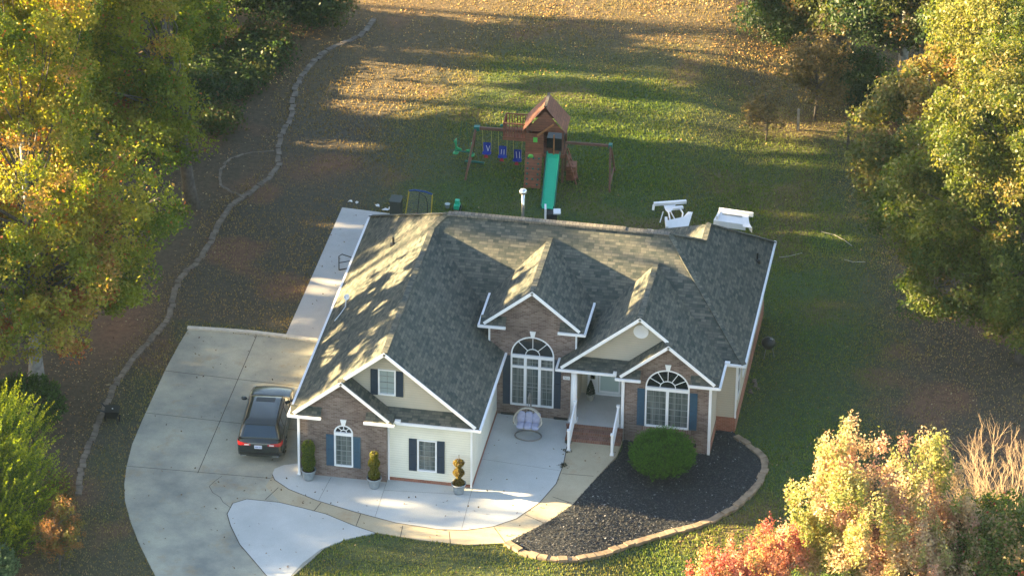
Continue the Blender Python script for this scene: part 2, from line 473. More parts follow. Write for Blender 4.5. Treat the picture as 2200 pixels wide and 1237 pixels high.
EDGING = [(9.93, -3.39), (10.55, -3.89), (11.49, -4.25), (12.27, -4.23), (13.01, -3.97), (14.05, -3.08), (15.22, -1.67), (16.45, -0.57), (17.36, 0.01), (18.07, 0.65), (19.07, 2.13), (19.65, 3.93), (19.79, 5.28), (19.6, 6.01), (18.88, 6.84), (18.1, 7.6)]
BORDER = [(-4.94, 43.27), (-5.28, 41.33), (-6.23, 40.09), (-6.83, 38.93), (-7.26, 37.02), (-7.34, 35.21), (-7.09, 33.24), (-6.84, 31.79), (-6.98, 30.28), (-6.8, 28.61), (-6.43, 27.24), (-6.57, 25.79), (-7.09, 24.52), (-7.76, 22.99), (-8.0, 21.11), (-7.92, 19.31), (-8.06, 17.5), (-8.61, 15.64), (-8.46, 13.93), (-8.23, 12.26), (-8.46, 10.54), (-8.85, 8.6), (-9.16, 6.7), (-9.2, 4.68), (-9.17, 2.91), (-9.08, 1.57), (-9.04, -0.35), (-8.78, -1.81), (-8.45, -3.43)]
LOOP = [(-6.96, 28.58), (-8.23, 28.1), (-8.96, 27.24), (-9.09, 26.02), (-8.71, 24.68), (-8.01, 24.11), (-7.26, 23.78)]
PATH = [(-2.73, 11.36), (-2.66, 17), (-2.61, 23.64), (0.27, 23.45), (9.5, 23.2), (9.5, 17.2), (0.345, 17.2), (0.345, 11.3)]
HOUSE = [(0.3, 0.3), (7.8, 0.3), (7.8, 6.7), (11.2, 6.7), (11.2, 4.9), (13.5, 4.9), (13.5, 5.8), (17.3, 5.8), (17.3, 7.9), (18.1, 7.9), (18.1, 18.3), (0.3, 18.3)]

def inpoly(x, y, P):
    r = np.zeros(x.shape, bool); n = len(P); j = n - 1
    for i in range(n):
        xi, yi = P[i]; xj, yj = P[j]
        c = ((yi > y) != (yj > y)) & (x < (xj - xi) * (y - yi) / (yj - yi + 1e-12) + xi)
        r ^= c; j = i
    return r

_ng = np.random.default_rng(3).random((256, 256))
def vnoise(x, y, s, o=0):
    x = np.asarray(x) / s + 37.3 + o * 17.1; y = np.asarray(y) / s + 91.7 + o * 9.7
    xi = np.floor(x).astype(int); yi = np.floor(y).astype(int); fx = x - xi; fy = y - yi
    fx = fx * fx * (3 - 2 * fx); fy = fy * fy * (3 - 2 * fy)
    a = _ng[xi % 256, yi % 256]; b = _ng[(xi + 1) % 256, yi % 256]; c = _ng[xi % 256, (yi + 1) % 256]; d = _ng[(xi + 1) % 256, (yi + 1) % 256]
    return (a * (1 - fx) + b * fx) * (1 - fy) + (c * (1 - fx) + d * fx) * fy
def fbm(x, y, s, o=0):
    return (vnoise(x, y, s, o) + .5 * vnoise(x, y, s / 2.1, o + 1) + .25 * vnoise(x, y, s / 4.3, o + 2)) / 1.75

def sstep(a, b, x):
    t = np.clip((x - a) / (b - a), 0, 1); return t * t * (3 - 2 * t)

_bx = np.array([p[0] for p in BORDER][::-1]); _by = np.array([p[1] for p in BORDER][::-1])
def border_x(y):
    return np.interp(y, _by, _bx)

def zones(x, y):
    """lush = share of green grass, leafy = share of fallen leaves, clay = bare red earth"""
    n1 = fbm(x, y, 5.0, 0); n2 = fbm(x, y, 2.2, 5)
    left = 1 - sstep(-1.0, 1.2, x - border_x(y))               # leaf bed beyond the stone border
    lush = sstep(-4.0, 3.5, x) * (1 - .9 * sstep(36, 46, y)) * (1 - .5 * sstep(11, 18, x) * sstep(33, 37, y)) * (1 - .6 * sstep(31, 35, y) * (1 - sstep(-3, 4, x))) * (1 - sstep(21, 27, x + .12 * (y - 10)))
    lush = np.where(y < 0, sstep(-9, -6.5, x) * (.80 + .1 * sstep(8, 13, x)), lush)
    lush = np.where((x > -9.5) & (x < -2) & (y > -9) & (y < 12), .22, lush)
    lush = lush * (1 - left) * (.85 + .75 * (n1 - .35))
    lush = np.clip(lush + .5 * (n2 - .5) * (lush > .1), 0, 1)
    leafy = np.clip(left * .9 + sstep(36, 45, y) * .70 + sstep(20, 27, x) * .55 + .25 * (1 - lush) + .5 * (n2 - .5), 0, 1)
    clay = sstep(.58, .78, fbm(x, y, 3.1, 9)) * (1 - lush * .5) * .75
    clay = np.clip(clay + .9 * np.exp(-(((x + 10.3) / 1.6) ** 2 + ((y - 11) / 2.8) ** 2)) + .6 * np.exp(-(((x + 5) / 1.7) ** 2 + ((y - 27) / 1.2) ** 2)) + .5 * np.exp(-(((x - 17.5) / 2.8) ** 2 + ((y - 37) / 3.2) ** 2)), 0, 1)
    return lush, leafy, clay
def sun_gold(y):  # golden litter tone with sunlight painted in, rear lawn and front edge
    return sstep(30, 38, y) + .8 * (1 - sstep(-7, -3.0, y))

C_GREEN = np.array([.046, .088, .030]); C_DRY = np.array([.105, .098, .068]); C_SOIL = np.array([.062, .056, .050]); C_LEAF = np.array([.115, .082, .060]); C_CLAY = np.array([.24, .115, .07])
def ground_col(x, y):
    lu, le, cl = zones(x, y)
    lu = lu[..., None]; le = le[..., None]; cl = cl[..., None]
    c = C_SOIL * (1 - le) + C_LEAF * .75 * le
    c = c * (1 + sun_gold(y)[..., None] * np.array([.50, .34, -.05]))
    c = c * .6 + C_DRY * .4
    c = c * (1 - lu) + (C_GREEN * .82 + C_DRY * .18) * lu
    c = c * (1 - .6 * cl) + C_CLAY * .6 * cl
    return c

# ground: one sheet, fine where the camera looks, out to the horizon
def axis(a, b, st, far):
    return np.concatenate([-np.geomspace(-(a - far), 1, 14)[:-1] * 1.0 + a, np.arange(a, b + st, st), b + st + np.geomspace(1, far, 14)])
xs = np.concatenate([a := np.linspace(-900, -60, 15)[:-1], np.linspace(-60, -30, 16)[:-1], np.arange(-30, 36, .35), np.linspace(36.3, 70, 14), np.linspace(130, 900, 9)])
ys = np.concatenate([np.linspace(-900, -60, 12)[:-1], np.linspace(-60, -14, 16)[:-1], np.arange(-14, 56, .35), np.linspace(56.5, 100, 16), np.linspace(150, 900, 9)])
X, Y = np.meshgrid(xs, ys, indexing='ij')
Z = gnp(X, Y) + (fbm(X, Y, 4, 3) - .5) * .08 * (np.abs(X) < 200)
# keep it below the slabs
near = inpoly(X, Y, [(p[0], p[1]) for p in DRIVE]) | inpoly(X, Y, WALK) | inpoly(X, Y, PATIO) | inpoly(X, Y, PATH) | inpoly(X, Y, APRON)
Z = np.where(near, -.05, np.minimum(Z, gnp(X, Y) + .02))
nx, ny = X.shape
V = np.stack([X, Y, Z], -1).reshape(-1, 3)
I = np.arange(nx * ny).reshape(nx, ny)
F = np.stack([I[:-1, :-1], I[1:, :-1], I[1:, 1:], I[:-1, 1:]], -1).reshape(-1, 4)
gm, nt, b = new_mat('lawn_and_leaf_soil')
at = node(nt, 'ShaderNodeVertexColor', layer_name='Col')
tc = node(nt, 'ShaderNodeTexCoord')
nz = node(nt, 'ShaderNodeTexNoise'); nz.inputs['Scale'].default_value = 3.2; nz.inputs['Detail'].default_value = 9; nz.inputs['Roughness'].default_value = .8
nt.links.new(tc.outputs['Object'], nz.inputs['Vector'])
rp = ramp(nt, [(.3, (.5, .52, .5)), (.52, (1, 1, 1)), (.75, (1.5, 1.4, 1.2))], nz.outputs[0])
mx = node(nt, 'ShaderNodeMix', data_type='RGBA', blend_type='MULTIPLY'); mx.inputs[0].default_value = 1
nt.links.new(at.outputs[0], mx.inputs[6]); nt.links.new(rp.outputs[0], mx.inputs[7])
nt.links.new(mx.outputs[2], b.inputs['Base Color']); b.inputs['Roughness'].default_value = 1; b.inputs['Specular IOR Level'].default_value = .1
bp = node(nt, 'ShaderNodeBump'); bp.inputs['Strength'].default_value = 1; bp.inputs['Distance'].default_value = .06
nt.links.new(nz.outputs[0], bp.inputs['Height']); nt.links.new(bp.outputs[0], b.inputs['Normal'])
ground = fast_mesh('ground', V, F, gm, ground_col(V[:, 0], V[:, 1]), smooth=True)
tag(ground, kind='structure')

def struct(o):
    return tag(o, kind='structure')

def groove(mb, a, b, z, w=.03):
    a = Vector((*a, z)); b = Vector((*b, z)); d = (b - a).normalized(); n = Vector((-d.y, d.x, 0)) * (w / 2)
    mb.poly([a - n, b - n, b + n, a + n])

mb = MB(); mb.slab(DRIVE, -.12, .030)
mb.mat(1)
for a, b_ in [((-7.36, 7.56), (.28, 7.30)), ((-7.30, 3.95), (.25, 3.75)), ((-7.07, -0.43), (-0.78, -0.25)), ((-4.0, 11.25), (-3.97, -.42))]:
    groove(mb, a, b_, .034)
crack = [(-2.9, -.45), (-3.1, -.9), (-3.25, -1.35), (-3.0, -1.8), (-2.6, -2.1), (-2.4, -2.45), (-2.0, -2.8)]
for a, b_ in zip(crack[:-1], crack[1:]): groove(mb, a, b_, .034, .022)
struct(mb.build('driveway', [M['drive'], M['joint']]))
mb = MB(); mb.slab(WALK, -.12, .036)
mb.mat(1)
for a, b_ in [((-0.34, -0.91), (-0.68, -1.94)), ((1.69, -1.72), (1.48, -2.64)), ((3.51, -2.3), (3.5, -3.22)), ((5.42, -2.86), (5.49, -3.75)), ((7.41, -2.92), (7.65, -3.89)), ((9.22, -2.29), (9.85, -3.3)), ((10.32, -1.07), (11.25, -1.59)), ((11.24, 0.51), (12.12, 0.16)), ((11.34, 2.4), (12.7, 2.44))]:
    groove(mb, a, b_, .040)
struct(mb.build('footpath', [M['walk'], M['joint']]))
mb = MB(); mb.slab(APRON, -.12, .042)
mb.mat(1)
for a, b_ in zip(APRON, APRON[1:8]): groove(mb, a, b_, .0445, .035)
for a, b_ in zip(APRON[16:], APRON[17:] + APRON[:1]): groove(mb, a, b_, .0445, .035)
struct(mb.build('pavement', [M['patio'], M['joint']]))
mb = MB(); mb.slab(PATIO, -.12, .042)
mb.mat(1)
for a, b_ in zip(PATIO[11:], PATIO[12:] + PATIO[:1]): groove(mb, a, b_, .0445, .035)
for a, b_ in [((1.7, .3), (1.55, -1.6)), ((4.1, .5), (4.15, -2.4)), ((7.78, .5), (7.9, -2.7)), ((7.8, 2.9), (11.2, 2.6)), ((4.1, -.3), (7.8, .0))]:
    groove(mb, a, b_, .0455, .012)
struct(mb.build('patio', [M['patio'], M['joint']]))
mb = MB(); mb.slab(PATH, -.12, .036)
struct(mb.build('side_path', [M['path'], M['joint']]))
mb = MB()
kb = [(-7.2, 11.33), (-5.7, 11.42), (-4.27, 11.47), (-2.8, 11.42), (-1.2, 11.3)]
for a, b_ in zip(kb[:-1], kb[1:]): mb.bar((*a, .04), (*b_, .04), .22, .16)
struct(mb.build('kerb', M['kerb']))

# mulch bed draped on the ground
mb = MB()
cells = 0.3
bx0, bx1, by0, by1 = 9.8, 20.0, -4.4, 8.1
from mathutils.geometry import delaunay_2d_cdt
pts = [Vector(p) for p in BED]; nb = len(pts)
gx, gy = np.meshgrid(np.arange(bx0, bx1, cells), np.arange(by0, by1, cells)); gx = gx.ravel(); gy = gy.ravel()
ins = inpoly(gx, gy, BED)
pts += [Vector((a, b_)) for a, b_ in zip(gx[ins], gy[ins])]
vo, eo, fo, *_ = delaunay_2d_cdt(pts, [], [list(range(nb))], 1, 1e-4)
mb.add([(p.x, p.y, g(p.x, p.y) + .03 + .03 * random.random()) for p in vo], [list(f) for f in fo])
bed = struct(mb.build('planting_bed', M['mulch']))
for p in bed.data.polygons:
    p.use_smooth = True
n = 26000
mx_ = rng.uniform(bx0, bx1, n); my_ = rng.uniform(by0, by1, n); k = inpoly(mx_, my_, BED); mx_ = mx_[k]; my_ = my_[k]; n = len(mx_)
def scatter_quads(x, y, z, sl, sw, tilt, col, name, mat, up=False):
    n = len(x); a = rng.uniform(0, 2 * PI, n)
    L = np.stack([np.cos(a), np.sin(a), rng.uniform(-tilt, tilt, n)], -1) * (sl / 2)[:, None]
    W = np.stack([-np.sin(a), np.cos(a), rng.uniform(-tilt, tilt, n)], -1) * (sw / 2)[:, None]
    P = np.stack([x, y, z], -1)
    V = np.stack([P - L, P - W, P + L, P + W], 1).reshape(-1, 3)
    F = np.arange(4 * n).reshape(n, 4)
    return fast_mesh(name, V, F, mat, np.repeat(col, 4, 0))
shade = rng.uniform(.014, .07, n) * np.where(rng.random(n) < .04, 5, 1)
mc = np.stack([shade, shade * 1.02, shade * 1.08], -1)
o = scatter_quads(mx_, my_, gnp(mx_, my_) + .065 + rng.uniform(0, .03, n), rng.uniform(.05, .16, n), rng.uniform(.02, .06, n), .5, mc, 'mulch_chips', M['litter'])
tag(o, 'dark rubber mulch chips spread over the curved planting bed', 'mulch', kind='stuff')

def stone_row(name, P, w, h, ln, mat, gap=.02, jit=.03):
    mb = MB(); P = [Vector((*p, 0)) for p in P]
    # resample
    Q = [P[0]]; acc = 0
    for a, b_ in zip(P[:-1], P[1:]):
        d = (b_ - a).length; t = ln - acc
        while t <= d:
            Q.append(a + (b_ - a) * (t / d)); t += ln
        acc = d - (t - ln)
    for a, b_ in zip(Q[:-1], Q[1:]):
        d = (b_ - a).normalized(); nrm = Vector((-d.y, d.x, 0))
        j = nrm * random.uniform(-jit, jit); hh = h * random.uniform(.8, 1.15)
        z = g(a.x, a.y)
        mb.bar(a + j + d * gap + Vector((0, 0, z + hh / 2 - .03)), b_ + j + Vector((0, 0, g(b_.x, b_.y) + hh / 2 - .03)), w * random.uniform(.9, 1.1), hh)
    return mb.build(name, mat)
e = stone_row('garden_edging', EDGING, .30, .16, .42, M['edge_stone'])
tag(e, 'tan stone edging curving round the black mulch bed', 'edging')
e = stone_row('garden_edging', BORDER, .25, .14, .36, M['border_stone'], .03, .05)
tag(e, 'long grey brown stone border winding up the left side of the lawn', 'edging')
e = stone_row('garden_edging', LOOP, .12, .08, .3, M['border_stone'])
tag(e, 'thin curved stone loop branching off the long border below the trees', 'edging')

# grass blades and fallen leaves
def keep_lawn(x, y):
    bad = inpoly(x, y, DRIVE) | inpoly(x, y, WALK) | inpoly(x, y, APRON) | inpoly(x, y, PATIO) | inpoly(x, y, PATH) | inpoly(x, y, BED) | inpoly(x, y, HOUSE)
    return ~bad
n = 520000
x = rng.uniform(-12, 33, n); y = rng.uniform(-10, 54, n)
vis = (x > border_x(y) - 1) & keep_lawn(x, y)
lu, le, cl = zones(x, y)
vis &= rng.random(n) < np.clip(.28 + .9 * lu, 0, 1)
x = x[vis]; y = y[vis]; lu = lu[vis]; n = len(x)
a = rng.uniform(0, 2 * PI, n); h = rng.uniform(.04, .10, n); w = rng.uniform(.02, .05, n)
z0 = gnp(x, y) - .02
D = np.stack([np.cos(a), np.sin(a), 0 * a], -1) * w[:, None]
P = np.stack([x, y, z0], -1)
tip = P + np.stack([rng.uniform(-.03, .03, n), rng.uniform(-.03, .03, n), h + .03], -1)
V = np.stack([P - D, P + D, tip], 1).reshape(-1, 3)
t = np.clip(lu + rng.uniform(-.25, .25, n), 0, 1)[:, None]
c = (np.array([.27, .19, .08]) * (1 - t) + np.array([.125, .185, .030]) * t) * rng.uniform(.7, 1.3, n)[:, None]
o = fast_mesh('grass_blades', V, np.arange(3 * n).reshape(n, 3), M['grass'], np.repeat(c, 3, 0))
tag(o, 'short green and straw coloured autumn grass of the lawn', 'grass', kind='stuff')

n = 170000
x = rng.uniform(-26, 34, n); y = rng.uniform(-12, 54, n)
lu, le, cl = zones(x, y)
slab = ~keep_lawn(x, y)
house = inpoly(x, y, HOUSE) | inpoly(x, y, BED)
cl_ = fbm(x, y, 1.6, 14)
pr = np.where(slab, .03, (.03 + .62 * le ** 1.5) * np.clip((cl_ - .3) * 3.2, .15, 1.6))
k = (rng.random(n) < pr) & ~house
x = x[k]; y = y[k]; slab = slab[k]; n = len(x)
z = np.where(slab, .055, gnp(x, y) + .045) + rng.uniform(0, .02, n)
pal = np.array([[.34, .19, .08], [.25, .13, .06], [.42, .28, .13], [.18, .10, .055], [.45, .36, .20], [.33, .20, .07]])
c = pal[rng.integers(0, 6, n)] * rng.uniform(.35, 1.0, n)[:, None] * (1 + sun_gold(y)[:, None] * np.array([.9, .68, .12]))
c[slab] *= .55
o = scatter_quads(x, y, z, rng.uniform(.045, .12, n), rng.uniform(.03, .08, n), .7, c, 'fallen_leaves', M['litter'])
tag(o, 'brown and tan fallen leaves lying over lawn and drive', 'leaves', kind='stuff')
# ------------------------------------------------------------------ the house
ZE = 3.16; MM = .816; MF = .916; MR = .963
house = thing('brick_house', 'single storey brick and siding family house with grey shingle gabled roof', 'house', (0, 0, 0))

def wall_xz(mb, y, outline, holes=(), depth=.10):
    loops = [[Vector((u, z, 0)) for u, z in outline]] + [[Vector((u, z, 0)) for u, z in h] for h in holes]
    tri = tessellate_polygon(loops)
    flat = [p for l in loops for p in l]
    fs = []
    for t in tri:
        a, b_, c = (flat[i] for i in t)
        ar = (b_.x - a.x) * (c.y - a.y) - (c.x - a.x) * (b_.y - a.y)
        if abs(ar) < 1e-9: continue
        fs.append(list(t) if ar > 0 else list(t)[::-1])
    mb.add([(p.x, y, p.y) for p in flat], fs)
    for h in holes:
        n = len(h)
        for i in range(n):
            (u0, z0), (u1, z1) = h[i], h[(i + 1) % n]
            mb.poly([(u0, y, z0), (u1, y, z1), (u1, y + depth, z1), (u0, y + depth, z0)])

def side_wall(mb, x, y0, y1, z0, z1):
    mb.poly([(x, y0, z0), (x, y1, z0), (x, y1, z1), (x, y0, z1)])

def archpts(xc, zs, r, n=18, rz=None):
    rz = rz or r
    return [(xc + r * math.cos(PI * k / n), zs + rz * math.sin(PI * k / n)) for k in range(n + 1)]

def window_hole(x0, x1, z0, z1, arch=0.0):
    if not arch: return [(x0, z0), (x1, z0), (x1, z1), (x0, z1)]
    return [(x0, z0), (x1, z0)] + [(p[0], p[1]) for p in archpts((x0 + x1) / 2, z1, (x1 - x0) / 2, 18, arch)]

def window(y, x0, x1, z0, z1, arch=0, cols=(1,), muntins=(2, 4), label=None, band=.13, transom=0.0, pane_m='pane', grid_arch=(3, .33), rail=True):
    """white frame proud of the wall, recessed pane, muntins; arch = height of the half round above z1"""
    fr = MB(); yf = y - .03; yb = y + .07; fw = .055
    fr.box(x0 - .01, x0 + fw, yf, yb, z0, z1); fr.box(x1 - fw, x1 + .01, yf, yb, z0, z1)
    fr.box(x0 + fw, x1 - fw, yf, yb, z0 - .01, z0 + fw * .9)
    fr.box(x0 + fw, x1 - fw, yf - .01, yb, z1 - band, z1)
    n = len(cols); tot = sum(cols); xs_ = [x0]
    for c in cols: xs_.append(xs_[-1] + (x1 - x0) * c / tot)
    for k in range(1, n):
        fr.box(xs_[k] - .06, xs_[k] + .06, yf + .005, yb, z0 + fw * .9, z1 - band)
    zt = z1 - band
    if transom:
        fr.box(x0 + fw, x1 - fw, yf + .008, yb, zt - transom - .10, zt - transom)
    if arch:
        xc = (x0 + x1) / 2; r = (x1 - x0) / 2
        A = archpts(xc, z1, r - .02, 20, arch - .02)
        for a, b_ in zip(A[:-1], A[1:]):
            fr.bar((a[0], y + .01, a[1]), (b_[0], y + .01, b_[1]), .06, .06, (0, 1, 0))
    w = fr.build('window_frame', M['white'], None)
    root = thing('window', None, None)
    root.parent = house
    if label: root['label'] = label
    w.parent = root
    p = MB(); p.poly([(x0, y + .06, z0), (x1, y + .06, z0), (x1, y + .06, zt), (x0, y + .06, zt)])
    p.build('window_pane', M[pane_m], root)
    m_ = MB(); ym = y + .048; mw = .022
    for k in range(n):
        a, b_ = xs_[k] + .05, xs_[k + 1] - .05
        zz1 = zt - (transom + .1 if transom else 0)
        for j in range(1, muntins[0]):
            xx = a + (b_ - a) * j / muntins[0]; m_.box(xx - mw / 2, xx + mw / 2, ym - .01, ym, z0 + .05, zt)
        for j in range(1, muntins[1]):
            zz = z0 + (zz1 - z0) * j / muntins[1]; m_.box(a, b_, ym - .013, ym - .003, zz - mw / 2, zz + mw / 2)
        if transom:
            for j in (1,):
                zz = zt - transom / 2; m_.box(a, b_, ym - .013, ym - .003, zz - mw / 2, zz + mw / 2)
        if rail:
            zz = (z0 + zz1) / 2; m_.box(a, b_, ym - .03, ym - .014, zz - .02, zz + .02)
    m_.build('muntins', M['muntin'], root)
    if arch:
        q = MB(); xc = (x0 + x1) / 2; r = (x1 - x0) / 2
        A = archpts(xc, z1, r - .03, 20, arch - .03)
        q.poly([(a[0], y + .055, a[1]) for a in A])
        q.build('arched_pane', M['dark_pane'], root)
        s = MB(); ns, rr = grid_arch
        for k in range(1, ns + 1):
            an = PI * k / (ns + 1)
            s.bar((xc + r * rr * math.cos(an), y + .035, z1 + arch * rr * math.sin(an)), (xc + (r - .04) * math.cos(an), y + .035, z1 + (arch - .04) * math.sin(an)), .025, .025, (0, 1, 0))
        B = archpts(xc, z1, r * rr, 10, arch * rr)
        for a, b_ in zip(B[:-1], B[1:]):
            s.bar((a[0], y + .035, a[1]), (b_[0], y + .035, b_[1]), .03, .03, (0, 1, 0))
        s.build('arch_spokes', M['white'], root)
        k_ = MB(); zk = z1 + arch
        k_.add([(xc - .07, y - .05, zk - .02), (xc + .07, y - .05, zk - .02), (xc + .13, y - .05, zk + .28), (xc - .13, y - .05, zk + .28),
                (xc - .07, y, zk - .02), (xc + .07, y, zk - .02), (xc + .13, y, zk + .28), (xc - .13, y, zk + .28)],
               [(0, 1, 2, 3), (1, 5, 6, 2), (4, 0, 3, 7), (3, 2, 6, 7), (0, 4, 5, 1)])
        k_.build('keystone', M['white'], root)
    return root

def shutter(x0, x1, y, z0, z1, m):
    s = MB(); s.box(x0, x1, y - .035, y - .002, z0, z1)
    w = .05
    s.box(x0, x0 + w, y - .05, y - .035, z0, z1); s.box(x1 - w, x1, y - .05, y - .035, z0, z1)
    for zz in (z0, (z0 + z1) / 2 - w / 2, z1 - w): s.box(x0 + w, x1 - w, y - .05, y - .035, zz, zz + w)
    s.build('shutter', M[m], house)

def L_(x): return ZE + MM * x
# front brick gable (by the drive)
mb = MB()
wall_xz(mb, .345, [(.345, -.1), (4.109, -.1), (4.109, L_(.345) - .06), (2.227, L_(2.227) - .06), (.345, L_(.345) - .06)], [window_hole(1.85, 2.65, .62, 2.30, .37)])
mb.poly([(4.109, .345, -.1), (4.109, .59, -.1), (4.109, .59, 3.4), (4.109, .345, 3.4)])
mb.build('brick_wall', M['brick'], house)
window(.345, 1.85, 2.65, .62, 2.30, .37, (1,), (3, 6), band=.14)
shutter(1.50, 1.83, .345, .62, 2.16, 'blue'); shutter(2.67, 2.99, .345, .62, 2.16, 'blue')
# garage siding wall below, gable above
mb = MB()
wall_xz(mb, .591, [(4.109, .18), (7.75, .18), (7.75, 3.2), (4.109, 3.2)], [window_hole(5.40, 6.22, .62, 2.18)])
side_wall(mb, 7.75, .591, 6.734, .18, 3.3)
mb.build('siding_wall', M['cream'], house)
mb = MB(); mb.box(4.109, 7.775, .56, .6, -.1, .18)
mb.poly([(7.775, .6, -.1), (7.775, 6.734, -.1), (7.775, 6.734, .18), (7.775, .6, .18)]); mb.poly([(7.75, .6, .18), (7.775, .6, .18), (7.775, 6.734, .18), (7.75, 6.734, .18)])
mb.build('brick_base', M['red_brick'], house)
window(.591, 5.40, 6.22, .62, 2.18, 0, (1,), (3, 6), band=.05)
shutter(5.03, 5.37, .591, .62, 2.20, 'navy'); shutter(6.25, 6.57, .591, .62, 2.20, 'navy')
mb = MB()
wall_xz(mb, .90, [(.6, 3.44), (7.7, 3.44), (4.048, L_(4.048) - .05)], [window_hole(3.66, 4.40, 4.04, 5.30)])
mb.build('gable_siding', M['tan'], house)
window(.90, 3.66, 4.40, 4.04, 5.30, 0, (1,), (2, 4), band=.06, pane_m='pale_pane')
shutter(3.33, 3.64, .90, 4.03, 5.26, 'navy'); shutter(4.42, 4.73, .90, 4.03, 5.26, 'navy')
# middle brick gable with the tall arched window
zc = 4.645
mb = MB()
wall_xz(mb, 6.734, [(7.38, -.15), (11.23, -.15), (11.23, zc + .2), (9.305, zc + MM * 2.27 - .06), (7.38, zc + .2)], [window_hole(8.36, 10.25, .58, 3.12, .94)])
side_wall(mb, 7.38, 6.734, 9.3, 3.0, zc + .2)
side_wall(mb, 11.23, 6.734, 9.3, 3.0, zc + .2)
mb.build('brick_wall', M['brick'], house)
window(6.734, 8.36, 10.25, .58, 3.12, .94, (1, 1, 1), (2, 5), band=.14, transom=.42)
shutter(8.02, 8.34, 6.734, .6, 3.05, 'navy'); shutter(10.27, 10.57, 6.734, .6, 3.05, 'navy')
mb = MB(); mb.box(10.66, 10.96, 6.70, 6.732, 2.10, 2.26); mb.build('number_plaque', M['white'], house)
mb = MB()
for i, xx in enumerate((10.70, 10.76, 10.82, 10.88)):      # worn, barely legible house number
    mb.box(xx, xx + .012, 6.692, 6.699, 2.13, 2.23); mb.box(xx + .014, xx + .035, 6.692, 6.699, (2.21, 2.17, 2.13, 2.17)[i], (2.225, 2.185, 2.145, 2.185)[i])
mb.build('plaque_number', M['muntin'], house)
# window wells of the crawl space, dark
for x0, x1 in ((7.95, 8.55), (10.28, 11.0)):
    mb = MB(); mb.box(x0, x1, 6.69, 6.733, .0, .14); mb.build('foundation_vent', M['black'], house)
# porch
mb = MB()
wall_xz(mb, 8.4, [(11.23, .4), (13.49, .4), (13.49, 3.1), (11.23, 3.1)])
side_wall(mb, 11.232, 6.734, 8.4, .4, 3.1)
mb.poly([(13.488, 5.845, .0), (13.488, 8.4, .0), (13.488, 8.4, 3.15), (13.488, 5.845, 3.15)][::-1])
mb.build('porch_wall', M['tan'], house)
mb = MB(); mb.box(11.0, 13.48, 5.70, 8.39, .40, .50); mb.build('porch_floor', M['path'], house)
mb = MB()
mb.box(11.0, 13.47, 5.72, 6.7, -.15, .398)
for k, (y0, z1) in enumerate(((5.36, .345), (5.02, .19))):
    mb.box(11.05, 13.47, y0, 5.719 - .001 * k, -.15, z1)
mb.box(11.0, 13.485, 5.66, 5.718, .36, .515)
mb.build('brick_steps', M['step_brick'], house)
mb = MB(); mb.box(10.6, 13.4, 5.95, 8.35, 3.02, 3.08); mb.build('porch_ceiling', M['white'], house)
d = thing('front_door', None, None); d.parent = house
mb = MB(); yd = 8.4
mb.box(11.50, 11.60, yd - .07, yd, .5, 2.75); mb.box(11.85, 11.97, yd - .07, yd, .5, 2.75); mb.box(12.98, 13.08, yd - .07, yd, .5, 2.75); mb.box(13.33, 13.44, yd - .07, yd, .5, 2.75)
mb.box(11.50, 13.44, yd - .075, yd, 2.6, 2.75); mb.box(11.5, 13.44, yd - .08, yd, .5, .58)
mb.box(11.6, 11.85, yd - .05, yd, .58, 1.25); mb.box(13.08, 13.33, yd - .05, yd, .58, 1.25)
mb.build('door_frame', M['white'], d)
mb = MB(); mb.box(12.0, 12.95, yd - .045, yd, .58, 2.6); mb.build('door_leaf', M['door_pane'], d)
mb = MB()
for x0, x1 in ((12.0, 12.07), (12.88, 12.95)): mb.box(x0, x1, yd - .062, yd - .046, .6, 2.6)
mb.box(12.07, 12.88, yd - .062, yd - .046, .6, .72); mb.box(12.07, 12.88, yd - .062, yd - .046, 2.5, 2.6); mb.build('door_stile', M['white'], d)
for x0, x1 in ((11.64, 11.81), (13.12, 13.29)):
    mb = MB(); mb.box(x0, x1, yd - .03, yd - .005, 1.25, 2.6); mb.build('sidelight', M['dark_pane'], d)
mb = MB(); mb.box(12.02, 12.06, yd - .11, yd - .06, 1.5, 1.72); mb.box(12.02, 12.12, yd - .12, yd - .10, 1.58, 1.61); mb.build('handle', M['gray_metal'], d)
mb = MB(); mb.box(11.30, 11.36, 8.28, 8.39, 2.3, 2.52); mb.tube([(11.33, 8.30, 2.26), (11.33, 8.30, 2.55)], [.05, .03], 8); mb.build('porch_lamp', M['black'], house)
mb = MB(); mb.smooth(); mb.tube([(11.25, 6.05, .56), (11.25, 6.05, 3.0)], [.15, .135], 20); mb.smooth(False)
mb.box(11.07, 11.43, 5.87, 6.23, .5, .58); mb.box(11.08, 11.42, 5.88, 6.22, 2.98, 3.08)
mb.build('porch_column', M['white'], house)
# railings with balusters
for xr in (11.33, 13.22):
    r = thing('railing', None, None); r.parent = house
    for yy, zz in ((4.25, .04), (5.9, .5)):
        mb = MB(); mb.box(xr - .055, xr + .055, yy - .055, yy + .055, zz, zz + 1.0); mb.box(xr - .08, xr + .08, yy - .08, yy + .08, zz + 1.0, zz + 1.06); mb.box(xr - .08, xr + .08, yy - .08, yy + .08, zz, zz + .07)
        mb.build('post', M['white'], r)
    mb = MB(); mb.bar((xr, 4.3, .92), (xr, 5.85, 1.40), .07, .09); mb.bar((xr, 4.3, .16), (xr, 5.85, .64), .05, .06)
    mb.build('rail', M['white'], r)
    mb = MB()
    for k in range(1, 14):
        t = k / 14; yy = 4.3 + 1.55 * t; zz = .16 + .48 * t; mb.box(xr - .018, xr + .018, yy - .018, yy + .018, zz, zz + .76)
    mb.build('balusters', M['white'], r)
